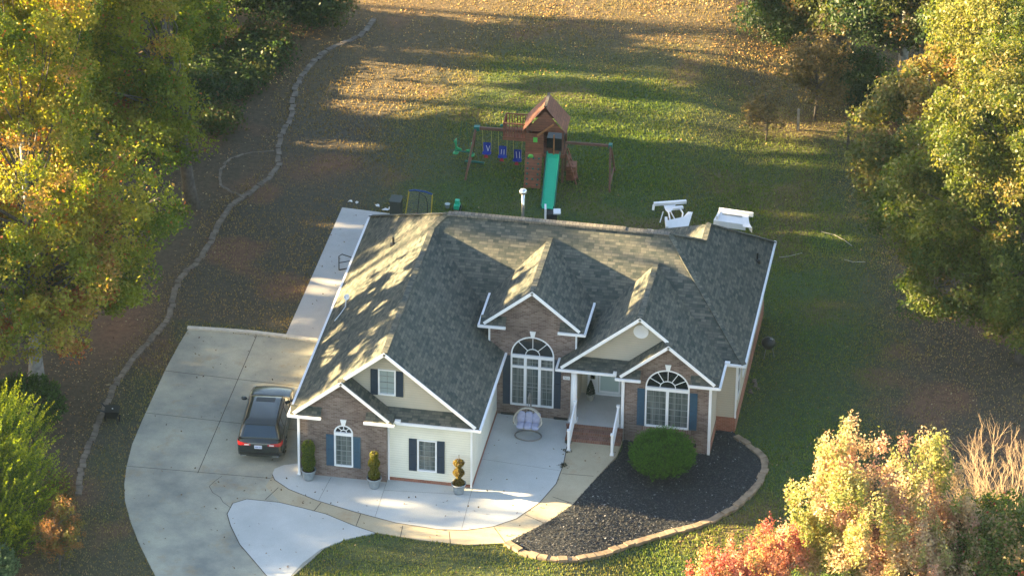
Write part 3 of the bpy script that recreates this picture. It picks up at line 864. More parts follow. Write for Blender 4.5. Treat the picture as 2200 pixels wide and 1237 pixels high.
# upper porch gable
mb = MB()
wall_xz(mb, 6.47, [(11.0, 3.44), (17.1, 3.44), (14.075, L_(3.525) - .05)])
mb.build('gable_siding', M['tan'], house)
mb = MB(); A = [(14.05 + .33 * math.cos(2 * PI * k / 24), 5.02 + .33 * math.sin(2 * PI * k / 24)) for k in range(24)]
mb.poly([(a[0], 6.43, a[1]) for a in A])
for k in range(24): mb.poly([(A[k][0], 6.43, A[k][1]), (A[(k + 1) % 24][0], 6.43, A[(k + 1) % 24][1]), (A[(k + 1) % 24][0], 6.468, A[(k + 1) % 24][1]), (A[k][0], 6.468, A[k][1])][::-1])
for k in range(-4, 5):
    hw = math.sqrt(max(0, .26 ** 2 - (k * .06) ** 2)); mb.box(14.05 - hw, 14.05 + hw, 6.415, 6.429, 5.02 + k * .06 - .012, 5.02 + k * .06 + .012)
mb.build('round_vent', M['white'], house)
# right brick gable with the double arched window
zg = -.65
mb = MB()
wall_xz(mb, 5.845, [(13.49, zg), (17.255, zg), (17.255, L_(.345) - .06), (15.374, L_(2.2257) - .06), (13.49, L_(.345) - .06)], [window_hole(14.40, 16.30, .70, 2.68, .90)])
mb.build('brick_wall', M['brick'], house)
mb = MB(); mb.box(14.3, 16.4, 5.80, 5.843, .50, .68); mb.build('brick_sill', M['soldier'], house)
window(5.845, 14.40, 16.30, .70, 2.68, .90, (1, 1), (3, 6), band=.15, grid_arch=(5, .36))
shutter(14.05, 14.37, 5.845, .72, 2.56, 'blue'); shutter(16.33, 16.66, 5.845, .72, 2.56, 'blue')
for x0, x1 in ((14.1, 14.42), (16.28, 16.68)):
    mb = MB(); mb.box(x0, x1, 5.80, 5.843, -.12, .04); mb.build('foundation_vent', M['black'], house)
mb = MB(); side_wall(mb, 17.255, 5.845, 7.92, .1, 3.2)
wall_xz(mb, 7.92, [(17.255, .25), (18.085, .25), (18.085, 3.2), (17.255, 3.2)])
side_wall(mb, 18.085, 7.92, 18.25, .25, 3.2)
mb.poly([(18.085, 18.25, .25), (12.9, 18.25, .25), (12.9, 18.25, 3.2), (18.085, 18.25, 3.2)])
mb.poly([(12.9, 17.2, .25), (.345, 17.2, .25), (.345, 17.2, 3.2), (12.9, 17.2, 3.2)])
mb.poly([(12.9, 18.25, .0), (12.9, 17.2, .0), (12.9, 17.2, 3.2), (12.9, 18.25, 3.2)])
mb.poly([(.345, 17.2, .0), (.345, .345, .0), (.345, .345, 3.2), (.345, 17.2, 3.2)])
mb.build('siding_wall', M['tan'], house)
mb = MB()
mb.poly([(17.27, 5.845, zg), (17.27, 7.9, zg), (17.27, 7.9, .1), (17.27, 5.845, .1)])
mb.box(17.27, 18.11, 7.895, 7.94, zg - .2, .25); mb.box(18.07, 18.11, 7.94, 18.28, zg - .2, .25)
mb.box(12.9, 18.11, 18.24, 18.28, zg, .25)
mb.build('brick_base', M['red_brick'], house)
# windows and boards of the right side wall (x = 18.085)
def side_window(y0, y1, z0, z1):
    r = thing('window', None, None); r.parent = house
    mb = MB(); x = 18.085; w = .07
    mb.box(x, x + .04, y0, y0 + w, z0, z1); mb.box(x, x + .04, y1 - w, y1, z0, z1); mb.box(x, x + .04, y0 + w, y1 - w, z0, z0 + w); mb.box(x, x + .04, y0 + w, y1 - w, z1 - w, z1)
    mb.box(x, x + .035, y0 + w, y1 - w, (z0 + z1) / 2 - .03, (z0 + z1) / 2 + .03)
    mb.build('window_frame', M['white'], r)
    mb = MB(); mb.box(x, x + .015, y0 + w, y1 - w, z0 + w, z1 - w); mb.build('window_pane', M['dark_pane'], r)
side_window(8.35, 9.15, .9, 2.7); side_window(10.3, 11.2, .9, 2.7); side_window(13.8, 14.7, .9, 2.7)
# the garage doors on the drive side
for y0 in (4.6, 8.0):
    r = thing('garage_door', None, None); r.parent = house
    mb = MB(); mb.box(.30, .343, y0, y0 + 2.7, .04, 2.25)
    for k in range(4): mb.box(.285, .2995, y0 + .08, y0 + 2.62, .10 + k * .54, .55 + k * .54)
    mb.build('door_leaf', M['white'], r)

# ------------------------------------------------------------------ roof
def zL(x): return ZE + MM * x
planes = {
    'left': ([(0, 0), (2.227, 0), (2.227, .246), (4.048, .246), (4.048, 11.18), (4.651, 11.718), (0, 17.57)], lambda x, y: ZE + MM * x),
    'g1r': ([(2.227, 0), (4.454, 0), (4.454, .895), (2.227, .895)], lambda x, y: ZE + MM * (4.454 - x)),
    'skirt1': ([(4.20, .246), (8.096, .246), (7.68, .898), (3.9, .898)], lambda x, y: ZE + (y - .246) * .52),
    'gr': ([(4.048, .246), (8.096, .246), (8.096, 7.575), (4.048, 11.18)], lambda x, y: ZE + MM * (8.096 - x)),
    'ml': ([(7.035, 6.389), (9.305, 6.389), (9.305, 11.218), (7.035, 9.196)], lambda x, y: zc + MM * (x - 7.035)),
    'mr': ([(9.305, 6.389), (11.575, 6.389), (11.575, 9.196), (9.305, 11.218)], lambda x, y: zc + MM * (11.575 - x)),
    'pl': ([(10.55, 5.817), (14.075, 5.817), (14.075, 10.70), (10.55, 7.575)], lambda x, y: ZE + MM * (x - 10.55)),
    'sl': ([(13.149, 5.5), (15.374, 5.5), (15.374, 6.468), (13.149, 6.468)], lambda x, y: ZE + MM * (x - 13.149)),
    'skirt2': ([(10.55, 5.817), (13.35, 5.817), (13.8, 6.468), (10.95, 6.468)], lambda x, y: ZE + (y - 5.817) * .52),
    'right1': ([(15.374, 5.5), (17.6, 5.5), (17.6, 7.575), (14.075, 10.70), (14.075, 5.817), (15.374, 5.817)], lambda x, y: ZE + MM * (17.6 - x)),
    'front': ([(8.096, 7.575), (18.43, 7.575), (14.49, 11.718), (4.651, 11.718), (4.048, 11.18)], lambda x, y: ZE + MF * (y - 7.575)),
    'right2': ([(18.43, 7.575), (18.43, 18.6), (15.8, 15.2), (15.8, 13.67), (14.49, 11.718)], lambda x, y: ZE + MR * (18.43 - x)),
}
rf = MB()
def roof_poly(P, fz, th=.04):
    loops = [[Vector((p[0], p[1], 0)) for p in P]]
    tri = tessellate_polygon(loops)
    fs = []
    for t in tri:
        a, b_, c = (loops[0][i] for i in t)
        ar = (b_.x - a.x) * (c.y - a.y) - (c.x - a.x) * (b_.y - a.y)
        if abs(ar) < 1e-9: continue
        fs.append(list(t) if ar > 0 else list(t)[::-1])
    rf.add([(p[0], p[1], fz(*p)) for p in P], fs)
for k, (P, fz) in planes.items(): roof_poly(P, fz)
def zB(x, y): return 6.955 - .6485 * (y - 11.718)
roof_poly([(4.651, 11.718), (14.49, 11.718), (15.8, 13.67), (12.64, 17.57), (0, 17.57)], zB)
roof_poly([(15.8, 13.67), (15.8, 15.2), (12.64, 18.6), (12.64, 17.57)], lambda x, y: 5.69 - .8 * (15.8 - x))
rf.add([(15.8, 15.2, 5.69), (18.43, 18.6, 3.16), (12.64, 18.6, 3.16)], [(0, 1, 2)])
roof = rf.build('roof', M['shingle'], house)

# cornice returns
def ret(mb, x0, x1, y0, y1, z0, rise=.20):
    mb.add([(x0, y0, z0), (x1, y0, z0), (x1, y1, z0 + rise), (x0, y1, z0 + rise)], [(0, 1, 2, 3)])
for a_ in ((.0, 1.33, 0.0, .344, ZE), (3.25, 4.45, 0.0, .344, ZE), (7.035, 8.15, 6.389, 6.733, zc), (10.5, 11.575, 6.389, 6.733, zc), (13.149, 14.18, 5.5, 5.844, ZE), (16.35, 17.6, 5.5, 5.844, ZE)):
    mb = MB(); ret(mb, *a_, .30); mb.build('cornice_return', M['shingle'], roof)

# gutters: white K-style boxes
def gutter(mb, a, b_, w=.095, h=.10):
    mb.bar((a[0], a[1], a[2] - h / 2 + .01), (b_[0], b_[1], b_[2] - h / 2 + .01), w, h)
mb = MB(); o_ = .05
gutter(mb, (-o_, -.09, ZE), (-o_, 17.6, ZE))
gutter(mb, (0, -o_, ZE), (1.36, -o_, ZE)); gutter(mb, (3.20, -o_, ZE), (4.53, -o_, ZE))
gutter(mb, (4.56, .246 - o_, ZE), (8.16, .246 - o_, ZE)); gutter(mb, (8.096 + o_, .14, ZE), (8.096 + o_, 6.72, ZE))
gutter(mb, (6.97, 6.389 - o_, zc), (8.17, 6.389 - o_, zc)); gutter(mb, (10.45, 6.389 - o_, zc), (11.66, 6.389 - o_, zc))
gutter(mb, (7.035 - o_, 6.32, zc), (7.035 - o_, 9.15, zc)); gutter(mb, (11.575 + o_, 6.32, zc), (11.575 + o_, 9.15, zc))
gutter(mb, (10.48, 5.817 - o_, ZE), (13.16, 5.817 - o_, ZE)); gutter(mb, (10.55 - o_, 5.75, ZE), (10.55 - o_, 6.72, ZE))
gutter(mb, (13.10, 5.5 - o_, ZE), (14.22, 5.5 - o_, ZE)); gutter(mb, (16.30, 5.5 - o_, ZE), (17.68, 5.5 - o_, ZE))
gutter(mb, (17.6 + o_, 5.43, ZE), (17.6 + o_, 7.5, ZE)); gutter(mb, (17.6, 7.575 - o_, ZE), (18.5, 7.575 - o_, ZE))
gutter(mb, (18.43 + o_, 7.5, ZE), (18.43 + o_, 18.65, ZE)); gutter(mb, (18.5, 18.6 + o_, ZE), (12.6, 18.6 + o_, ZE)); gutter(mb, (12.6, 17.57 + o_, ZE), (-.05, 17.57 + o_, ZE))
mb.box(4.5, 4.74, .13, .30, 3.14, 3.27); mb.box(12.98, 13.18, 5.70, 5.87, 3.14, 3.27); mb.box(17.6, 17.82, 7.45, 7.62, 3.14, 3.27)
mb.build('gutter', M['white'], roof)
# rake boards
def rake(mb, y, xa, za, xb, zb, w=.05, h=.125):
    mb = MB()
    mb.bar((xa, y - .02, za - .055), (xb, y - .02, zb - .055), w, h, (0, 0, 1))
    mb.build('rake_board', M['white'], roof)
mb = MB()
def gable_rake(x0, x1, y, z, xm=None, m=MM):
    xc = (x0 + x1) / 2; zt = z + m * (xc - x0)
    rake(mb, y, x0 + .18, z + m * .18, xc + .03, zt + .03 * m); rake(mb, y, x1 - .18, z + m * .18, xc - .03, zt + .03 * m)
gable_rake(0, 4.454, 0.0, ZE)
rake(mb, .246, 2.34, ZE + MM * 2.34, 4.078, ZE + MM * 4.078); rake(mb, .246, 7.95, ZE + MM * .146, 4.018, ZE + MM * 4.078)
gable_rake(7.035, 11.575, 6.389, zc)
rake(mb, 5.817, 10.7, ZE + MM * .15, 14.105, ZE + MM * 3.555); rake(mb, 5.817, 15.30, ZE + MM * 2.30, 14.045, ZE + MM * 3.555)
gable_rake(13.149, 17.6, 5.5, ZE)
# soffits
mb = MB()
for a_ in ((.0, .34, .0, 17.57), (7.76, 8.1, .6, 6.7), (18.09, 18.42, 7.6, 18.6)):
    mb = MB(); mb.box(*a_, 3.03, 3.06); mb.build('soffit', M['white'], roof)
# ridge caps
def cap(a, b_, w=.30, t=.035):
    mb = MB(); mb.bar((a[0], a[1], a[2] + .02), (b_[0], b_[1], b_[2] + .02), w, t)
    mb.build('ridge_cap', M['cap' if w > .33 else 'shingle'], roof)
cap((2.227, 0.0, zL(2.227)), (2.227, .25, zL(2.227))); cap((4.048, .246, zL(4.048)), (4.048, 11.18, zL(4.048)), .24)
cap((9.305, 6.389, zc + MM * 2.27), (9.305, 11.2, zc + MM * 2.27), .24); cap((14.075, 5.817, ZE + MM * 3.525), (14.075, 10.7, ZE + MM * 3.525), .24)
cap((15.374, 5.5, zL(2.226)), (15.374, 5.83, zL(2.226)))
cap((4.048, 11.18, 6.463), (4.651, 11.718, 6.955), .26); cap((14.49, 11.718, 6.955), (18.43, 7.575, 3.16), .24); cap((4.651, 11.718, 6.955), (0, 17.57, 3.16), .24)
cap((4.651, 11.718, 6.955), (14.49, 11.718, 6.955), .34, .05)
cap((14.49, 11.718, 6.955), (15.8, 13.67, 5.69), .24); cap((15.8, 13.67, 5.69), (15.8, 15.2, 5.69), .24); cap((15.8, 15.2, 5.69), (18.43, 18.6, 3.16), .24)
mb = MB(); mb.box(4.9, 12.55, 11.56, 11.88, 6.985, 7.04); mb.build('ridge_vent', M['cap'], roof)
# vents, flue and dish
for (x, y, h) in ((2.1, 12.19, .38), (17.96, 15.95, .40)):
    z = ZE + (MM * x if x < 9 else MR * (18.43 - x))
    mb = MB(); mb.lathe([(.17, -.10), (.15, .05), (.06, .09)], (x, y, z), 12); mb.tube([(x, y, z), (x, y, z + h)], .05, 10)
    mb.build('vent_pipe', M['black'], roof)
mb = MB(); mb.smooth(); fx, fy = 7.62, 14.0
mb.tube([(fx, fy, 5.2), (fx, fy, 7.05)], .07, 14); mb.lathe([(.10, 7.02), (.17, 7.06), (.18, 7.16), (.13, 7.24), (.02, 7.27)], (fx, fy, 0), 16)
mb.build('flue_pipe', M['chrome'], roof)
dish = thing('satellite_dish', None, None); dish.parent = roof
dx, dy = .72, 8.3; dz = zL(dx)
mb = MB(); mb.smooth()
n_ = 18; C_ = Vector((dx + .05, dy + .15, dz + .42)); ax = Vector((-.35, -.75, .56)).normalized(); u_ = ax.cross(Vector((0, 0, 1))).normalized(); v_ = ax.cross(u_)
vs = [C_]; fs = []
for i, (rr, dd) in enumerate(((.06, .008), (.10, .02), (.14, .04))):
    for k in range(n_):
        a = 2 * PI * k / n_; vs.append(C_ + (u_ * math.cos(a) + v_ * math.sin(a)) * rr + ax * dd)
for k in range(n_):
    fs.append((0, 1 + k, 1 + (k + 1) % n_))
    for i in (0, 1): fs.append((1 + i * n_ + k, 1 + (i + 1) * n_ + k, 1 + (i + 1) * n_ + (k + 1) % n_, 1 + i * n_ + (k + 1) % n_))
mb.add(vs, fs); mb.build('dish', M['white'], dish)
mb = MB(); mb.tube([(dx, dy, dz), (dx, dy + .05, dz + .2), C_], .025, 8); mb.tube([C_ + v_ * .1, C_ + ax * .2], .012, 6); mb.box(*(sum(([c - .03, c + .03] for c in (C_ + ax * .2)), [])))
mb.tube([(dx, dy, dz + .02), (dx - .12, dy - .5, zL(dx - .12) + .03), (dx - .3, dy - .9, zL(dx - .3) + .03)], .02, 6)
mb.build('arm', M['white'], dish)
# downspouts and corner boards
mb = MB()
mb.box(.27, .37, .22, .33, .12, 3.05); mb.box(.25, .39, .20, .33, .04, .12)
mb.build('downspout', M['white'], house)
for (x, y, z0, z1) in ((4.16, .53, .03, 3.05), (7.73, .51, .03, 3.05), (7.40, 6.68, 3.62, 4.53), (11.21, 6.68, 3.55, 4.53), (13.42, 5.77, -.25, 3.05), (17.22, 5.77, -.45, 3.05)):
    mb = MB(); w = .06 if y > 5.7 and z0 < 1 else .04
    mb.box(x - w, x + w, y, y + .06, z0, z1)
    mb.build('downspout' if w > .05 or x > 7.6 and x < 7.8 else 'corner_board', M['white'], house)
mb = MB(); mb.box(18.06, 18.13, 7.88, 7.94, .25, 3.05); mb.build('corner_board', M['white'], house)
# ------------------------------------------------------------------ the car
car = thing('parked_car', 'dark grey estate SUV parked nose in beside the garage wall', 'car', (-1.76, 3.32, .045), R(5.0))
car.scale = (1.03, 1.03, 1.03)
def loft(mb, sections, close=True):
    n = len(sections[0]); b0 = len(mb.v)
    v = [p for s in sections for p in s]; f = []
    for i in range(len(sections) - 1):
        for k in range(n):
            k2 = (k + 1) % n
            if not close and k2 == 0: continue
            f.append((i * n + k, i * n + k2, (i + 1) * n + k2, (i + 1) * n + k))
    f.append(list(range(n))[::-1]); f.append([(len(sections) - 1) * n + k for k in range(n)])
    mb.add(v, f)
def body_sec(y, w, zb, zt, crown=.04):
    h = [(0, zb), (w * .8, zb), (w * .97, zb + .08), (w, zb + .25), (w * 1.0, (zb + zt) / 2 + .03), (w * .985, zt - .13), (w * .93, zt - .02), (w * .8, zt), (w * .4, zt + crown * .8), (0, zt + crown)]
    return [(x, y, z) for x, z in h] + [(-x, y, z) for x, z in h[-2:0:-1]]
mb = MB(); mb.smooth()
loft(mb, [body_sec(*a) for a in [(-2.47, .70, .42, .86, .01), (-2.45, .82, .34, .95, .02), (-2.36, .91, .28, 1.03), (-2.1, .95, .25, 1.09), (-1.3, .965, .22, 1.09), (0, .965, .22, 1.06), (.9, .965, .22, 1.04), (1.25, .955, .22, 1.05), (1.7, .94, .24, 1.02), (2.1, .90, .26, .94), (2.35, .80, .30, .84), (2.46, .62, .36, .72)]])
body = mb.build('body', M['paint'], car)
def ring(z, y0, y1, w0, w1, r=.16, n=5):
    """rounded plan ring; w0 at rear, w1 at front"""
    pts = []
    for cx, cy, a0 in ((w1 - r, y1 - r, 0), (-(w1 - r), y1 - r, 90), (-(w0 - r), y0 + r, 180), (w0 - r, y0 + r, 270)):
        for k in range(n):
            a = R(a0 + 90 * k / (n - 1)); pts.append((cx + r * math.cos(a), cy + r * math.sin(a), z))
    return pts
mb = MB(); mb.smooth()
loft(mb, [ring(1.02, -2.30, 1.32, .90, .88), ring(1.14, -2.22, 1.12, .885, .87), ring(1.40, -2.04, .70, .81, .79), ring(1.60, -1.88, .36, .72, .71), ring(1.68, -1.78, .18, .66, .64), ring(1.715, -1.6, -.05, .52, .5)])
mb.build('cabin', M['paint'], car)
def quad_out(a, b_, c, d): return [a, b_, c, d]
mb = MB()   # rear glass
mb.poly([(-.70, -2.250, 1.15), (.70, -2.250, 1.15), (.60, -1.96, 1.56), (-.60, -1.96, 1.56)]); mb.build('rear_window', M['car_glass'], car)
mb = MB(); mb.poly([(.68, 1.10, 1.17), (-.68, 1.10, 1.17), (-.58, .48, 1.58), (.58, .48, 1.58)]); mb.build('windscreen', M['car_glass'], car)
for s in (1, -1):
    for (y0, y1, yt0, yt1) in ((-2.0, -1.35, -1.82, -1.33), (-1.28, -.38, -1.25, -.42), (-.31, .72, -.34, .30)):
        mb = MB(); a = [(s * .900, y0, 1.13), (s * .900, y1, 1.13), (s * .757, yt1, 1.55), (s * .757, yt0, 1.55)]
        if y1 > .5: a = [(s * .90, y0, 1.13), (s * .90, y1, 1.13), (s * .83, .62, 1.33), (s * .757, yt1, 1.55), (s * .757, yt0, 1.55)]
        mb.poly(a if s > 0 else a[::-1]); mb.build('side_window', M['car_glass'], car)
    mb = MB(); mb.tube([(s * .66, -1.7, 1.70), (s * .70, -1.5, 1.745), (s * .70, .0, 1.735), (s * .66, .15, 1.69)], .022, 6); mb.build('roof_rail', M['black'], car)
    mb = MB(); mb.smooth(); mb.lathe([(.02, -.07), (.09, -.06), (.11, 0), (.09, .06), (.02, .07)], (s * 1.06, .82, 1.13), 10, 1.15, .6); mb.tube([(s * .93, .84, 1.08), (s * 1.03, .83, 1.11)], .025, 6); mb.build('mirror', M['paint'], car)
    # tail lights wrap the rear corner
    mb = MB(); mb.smooth()
    pts = [(.36, -2.478), (.60, -2.474), (.80, -2.45), (.90, -2.38), (.955, -2.15)]
    v = []; f = []
    for i, (px, py) in enumerate(pts):
        t = i / 4
        v += [(s * px, py, .86 - .03 * t), (s * px, py, .97 + .09 * t)]
    for i in range(4): f.append((2 * i, 2 * i + 2, 2 * i + 3, 2 * i + 1) if s > 0 else (2 * i, 2 * i + 1, 2 * i + 3, 2 * i + 2))
    mb.add(v, f); mb.build('tail_light', M['tail'], car)
    mb = MB(); mb.box(min(s * .42, s * .62), max(s * .42, s * .62), -2.49, -2.475, .89, .93); mb.build('reversing_light', M['white'], car)
    mb = MB(); mb.box(min(s * .55, s * .80), max(s * .55, s * .80), -2.47, -2.43, .34, .39); mb.build('exhaust', M['chrome'], car)
    mb = MB(); mb.box(min(s * .55, s * .86), max(s * .55, s * .86), 2.28, 2.42, .66, .78); mb.build('headlight', M['pale_pane'], car)
    for yw in (-1.42, 1.46):
        w = thing('wheel', None, None); w.parent = car
        def disc(mb, prof, n=22):
            v = []; f = []
            for r_, x_ in prof:
                for k in range(n): v.append((s * x_, yw + r_ * math.cos(2 * PI * k / n), .355 + r_ * math.sin(2 * PI * k / n)))
            for i in range(len(prof) - 1):
                for k in range(n):
                    q = (i * n + k, i * n + (k + 1) % n, (i + 1) * n + (k + 1) % n, (i + 1) * n + k); f.append(q if s < 0 else q[::-1])
            f.append([(len(prof) - 1) * n + k for k in range(n)] if s < 0 else [(len(prof) - 1) * n + k for k in range(n)][::-1])
            mb.add(v, f)
        mb = MB(); disc(mb, [(.43, .955), (.43, .972), (.20, .974)]); mb.build('wheel_arch', M['black'], w)
        mb = MB(); disc(mb, [(.355, .75), (.355, .965), (.34, .985), (.26, .987)]); mb.build('tyre', M['tyre'], w)
        mb = MB(); disc(mb, [(.25, .988), (.24, .992), (.09, .975), (.07, .995), (.01, .996)]); mb.build('rim', M['rim'], w)
mb = MB(); mb.box(-.48, .48, -2.495, -2.478, .975, 1.0); mb.build('chrome_strip', M['chrome'], car)
mb = MB(); mb.box(-.20, .12, -2.492, -2.476, .74, .88); mb.build('number_plate', M['plate'], car)
mb = MB(); mb.box(-.82, .82, -2.485, -2.44, .44, .56); mb.build('bumper_trim', M['black'], car)
mb = MB(); mb.box(-.40, .40, -.32, .0, 1.700, 1.722); mb.build('sunroof', M['black'], car)
mb = MB(); mb.add([(-.66, -1.98, 1.60), (.66, -1.98, 1.60), (.62, -1.75, 1.69), (-.62, -1.75, 1.69), (-.66, -1.98, 1.57), (.66, -1.98, 1.57)], [(0, 1, 2, 3), (4, 5, 1, 0)]); mb.build('spoiler', M['paint'], car)
mb = MB()
for k, (x0, x1) in enumerate(((-.17, -.14), (-.12, -.09), (-.07, -.04), (-.01, .02), (.04, .06), (.08, .10))): mb.box(x0, x1, -2.4945, -2.4925, .78, .84)
mb.build('plate_lettering', M['netblue'], car)

# ------------------------------------------------------------------ leaves helper
def leaf_quads(C, size, jit, nrm_bias, col, aspect=.6):
    """C (n,3) centres; returns V,F,colours of kite leaves"""
    n = len(C)
    a = rng.normal(size=(n, 3)); a += nrm_bias; a /= np.linalg.norm(a, axis=1)[:, None] + 1e-9     # normals
    t = rng.normal(size=(n, 3)); t -= a * (t * a).sum(1)[:, None]; t /= np.linalg.norm(t, axis=1)[:, None] + 1e-9
    b_ = np.cross(a, t)
    s = size * rng.uniform(.65, 1.35, n)[:, None]
    L = t * s * .5; W = b_ * s * .5 * aspect; bend = a * s * .08
    V = np.stack([C - L, C - W + bend, C + L, C + W + bend], 1).reshape(-1, 3)
    return V, np.arange(4 * n).reshape(n, 4), np.repeat(col, 4, 0)

def pal_mix(pal, wts, n, noise):
    """pick colours: noise field (0..1) steers which part of the palette a clump takes"""
    cw = np.cumsum(wts) / np.sum(wts)
    r_ = np.clip(noise * .65 + rng.random(n) * .35, 0, .999)
    i = np.searchsorted(cw, r_)
    return np.array(pal)[np.clip(i, 0, len(pal) - 1)]

# ------------------------------------------------------------------ potted topiaries
def topiary(loc, kind, label):
    t = thing('potted_topiary', label, 'potted plant', (*loc, .045), 0, 'topiaries in zinc pots along the front wall')
    mb = MB(); mb.smooth(); mb.lathe([(.20, 0), (.225, .10), (.29, .40), (.31, .44), (.325, .445), (.325, .49), (.29, .49), (.28, .43)], (0, 0, 0), 24); mb.build('pot', M['pot'], t)
    mb = MB(); mb.lathe([(.275, .40), (.27, .44)], (0, 0, 0), 20); mb.build('soil', M['soil'], t)
    mb = MB(); mb.tube([(0, 0, .4), (.01, 0, 1.9)], [.025, .012], 6); mb.build('stem', M['bark'], t)
    n = 5200
    if kind == 0:      # full column
        z = rng.uniform(.48, 1.86, n); rad = (.27 * np.sqrt(np.clip(1 - ((z - 1.1) / .95) ** 4, .02, 1))) * (1 + .10 * np.sin(z * 9)); pal = [(.08, .13, .015), (.14, .18, .02), (.06, .10, .015)]
    elif kind == 1:    # spiral
        z = rng.uniform(.48, 1.72, n); rad = .205 + .05 * np.sin(z * 11.5 + .4); rad *= np.clip((1.80 - z) / .25, .1, 1) ** .5; pal = [(.15, .15, .012), (.10, .13, .012), (.20, .17, .02)]
    else:              # dried spiral with bare stem gaps
        z = rng.uniform(.48, 1.62, n); rad = .17 + .075 * np.sin(z * 12.5 + 1.6); rad = np.clip(rad, .05, 1) * np.clip((1.72 - z) / .2, .1, 1) ** .5; pal = [(.19, .12, .02), (.14, .085, .02), (.19, .16, .02), (.11, .10, .02)]
    a = rng.uniform(0, 2 * PI, n); rr = rad * np.sqrt(rng.uniform(.45, 1.08, n))
    C = np.stack([rr * np.cos(a), rr * np.sin(a), z], -1)
    col = np.array(pal)[rng.integers(0, len(pal), n)] * rng.uniform(.7, 1.25, n)[:, None]
    V, F, cc = leaf_quads(C, .065, 0, np.stack([np.cos(a), np.sin(a), 1.2 + 0 * a], -1) * .8, col, .45)
    fast_mesh('foliage', V, F, M['leaf'], cc, t)
topiary((.79, -.02), 0, 'fat green column topiary in a zinc pot beside the white corner downspout')
topiary((3.66, -.14), 1, 'yellow green spiral topiary in a zinc pot at the brick wall end')
topiary((7.27, .08), 2, 'half brown spiral topiary in a zinc pot before the cream siding')

# potted conifer on the porch
t = thing('potted_conifer', 'small dark cone shaped shrub in a pale pot on the porch', 'potted plant', (11.72, 7.85, .5))
mb = MB(); mb.smooth(); mb.lathe([(.13, 0), (.17, .32), (.18, .33), (.15, .33), (.14, .3)], (0, 0, 0), 18); mb.build('pot', M['wicker'], t)
n = 2600; z = rng.uniform(.3, 1.0, n); a = rng.uniform(0, 2 * PI, n); rr = .20 * (1 - ((z - .3) / .72) ** 1.6) * np.sqrt(rng.uniform(.4, 1.05, n))
V, F, cc = leaf_quads(np.stack([rr * np.cos(a), rr * np.sin(a), z], -1), .05, 0, np.array([0, 0, .6]), np.array([[.012, .03, .018]]) * rng.uniform(.6, 1.5, n)[:, None], .4)
fast_mesh('foliage', V, F, M['leaf'], cc, t)

# ------------------------------------------------------------------ hanging egg chair
e = thing('hanging_egg_chair', 'double wicker hanging egg chair with lilac cushions on the patio', 'swing chair', (9.42, 5.05, .045))
mb = MB(); mb.smooth()
mb.tube([(.58 * math.cos(a), .05 + .42 * math.sin(a), .03) for a in np.linspace(-PI * 1.0, PI, 30)], .03, 8)
mb.tube([(0, .47, .03), (0, .62, .5), (0, .68, 1.2), (0, .60, 1.75), (.0, .35, 2.0), (0, .12, 1.98), (0, .06, 1.85)], .032, 8)
mb.build('stand', M['gray_metal'], e)
mb = MB(); mb.tube([(0, .06, 1.86), (0, .03, 1.50)], .012, 6); mb.build('chain', M['gray_metal'], e)
mb = MB(); mb.smooth()
def egg(th, ph):   # half open basket
    return (0.70 * math.sin(th) * math.cos(ph), .04 + .42 * math.sin(th) * math.sin(ph), .92 + (.62 if math.cos(th) > 0 else .50) * math.cos(th))
rim_ = [(.62 * math.sin(a) * (1 - .12 * max(0, math.cos(a))), -.16 - .06 * math.cos(a) * 0, .90 + (.64 * math.cos(a) if math.cos(a) > 0 else .42 * math.cos(a))) for a in np.linspace(0, 2 * PI, 41)]
mb.tube(rim_, .032, 8)
for ph in np.linspace(R(0), R(180), 15):
    mb.tube([(.60 * math.cos(ph) * math.sin(th), -.16 + .58 * math.sin(ph) * math.sin(th), .90 + (.62 if math.cos(th) > 0 else .42) * math.cos(th)) for th in np.linspace(0.02, PI - .02, 15)], .009, 5)
for th in (1.35, 1.6, 1.85, 2.1, 2.35):
    mb.tube([(.60 * math.cos(ph) * math.sin(th), -.16 + .58 * math.sin(ph) * math.sin(th), .90 + (.62 if math.cos(th) > 0 else .42) * math.cos(th)) for ph in np.linspace(R(0), R(180), 15)], .012, 5)
mb.build('basket', M['wicker'], e)
def pillow(mb, c, sx, sy, sz, tilt=0.0, n=12):
    v = []; f = []
    ct, st = math.cos(tilt), math.sin(tilt)
    for i in range(n + 1):
        th = PI * i / n
        for k in range(n):
            ph = 2 * PI * k / n
            X_, Y_, Z_ = (math.copysign(abs(math.sin(th) * math.cos(ph)) ** .6, math.cos(ph)) * sx, math.copysign(abs(math.sin(th) * math.sin(ph)) ** .6, math.sin(ph)) * sy, math.cos(th) * sz)
            Y2 = Y_ * ct - Z_ * st; Z2 = Y_ * st + Z_ * ct
            v.append((c[0] + X_, c[1] + Y2, c[2] + Z2))
    for i in range(n):
        for k in range(n): f.append((i * n + k, (i + 1) * n + k, (i + 1) * n + (k + 1) % n, i * n + (k + 1) % n))
    mb.add(v, f)
for i in (-1, 0, 1):
    mb = MB(); mb.smooth(); pillow(mb, (i * .34, .20, .86), .18, .27, .09, R(72)); mb.build('back_cushion', M['cushion'], e)
    mb = MB(); mb.smooth(); pillow(mb, (i * .33, -.06, .60), .175, .24, .09, R(8)); mb.build('seat_cushion', M['cushion'], e)

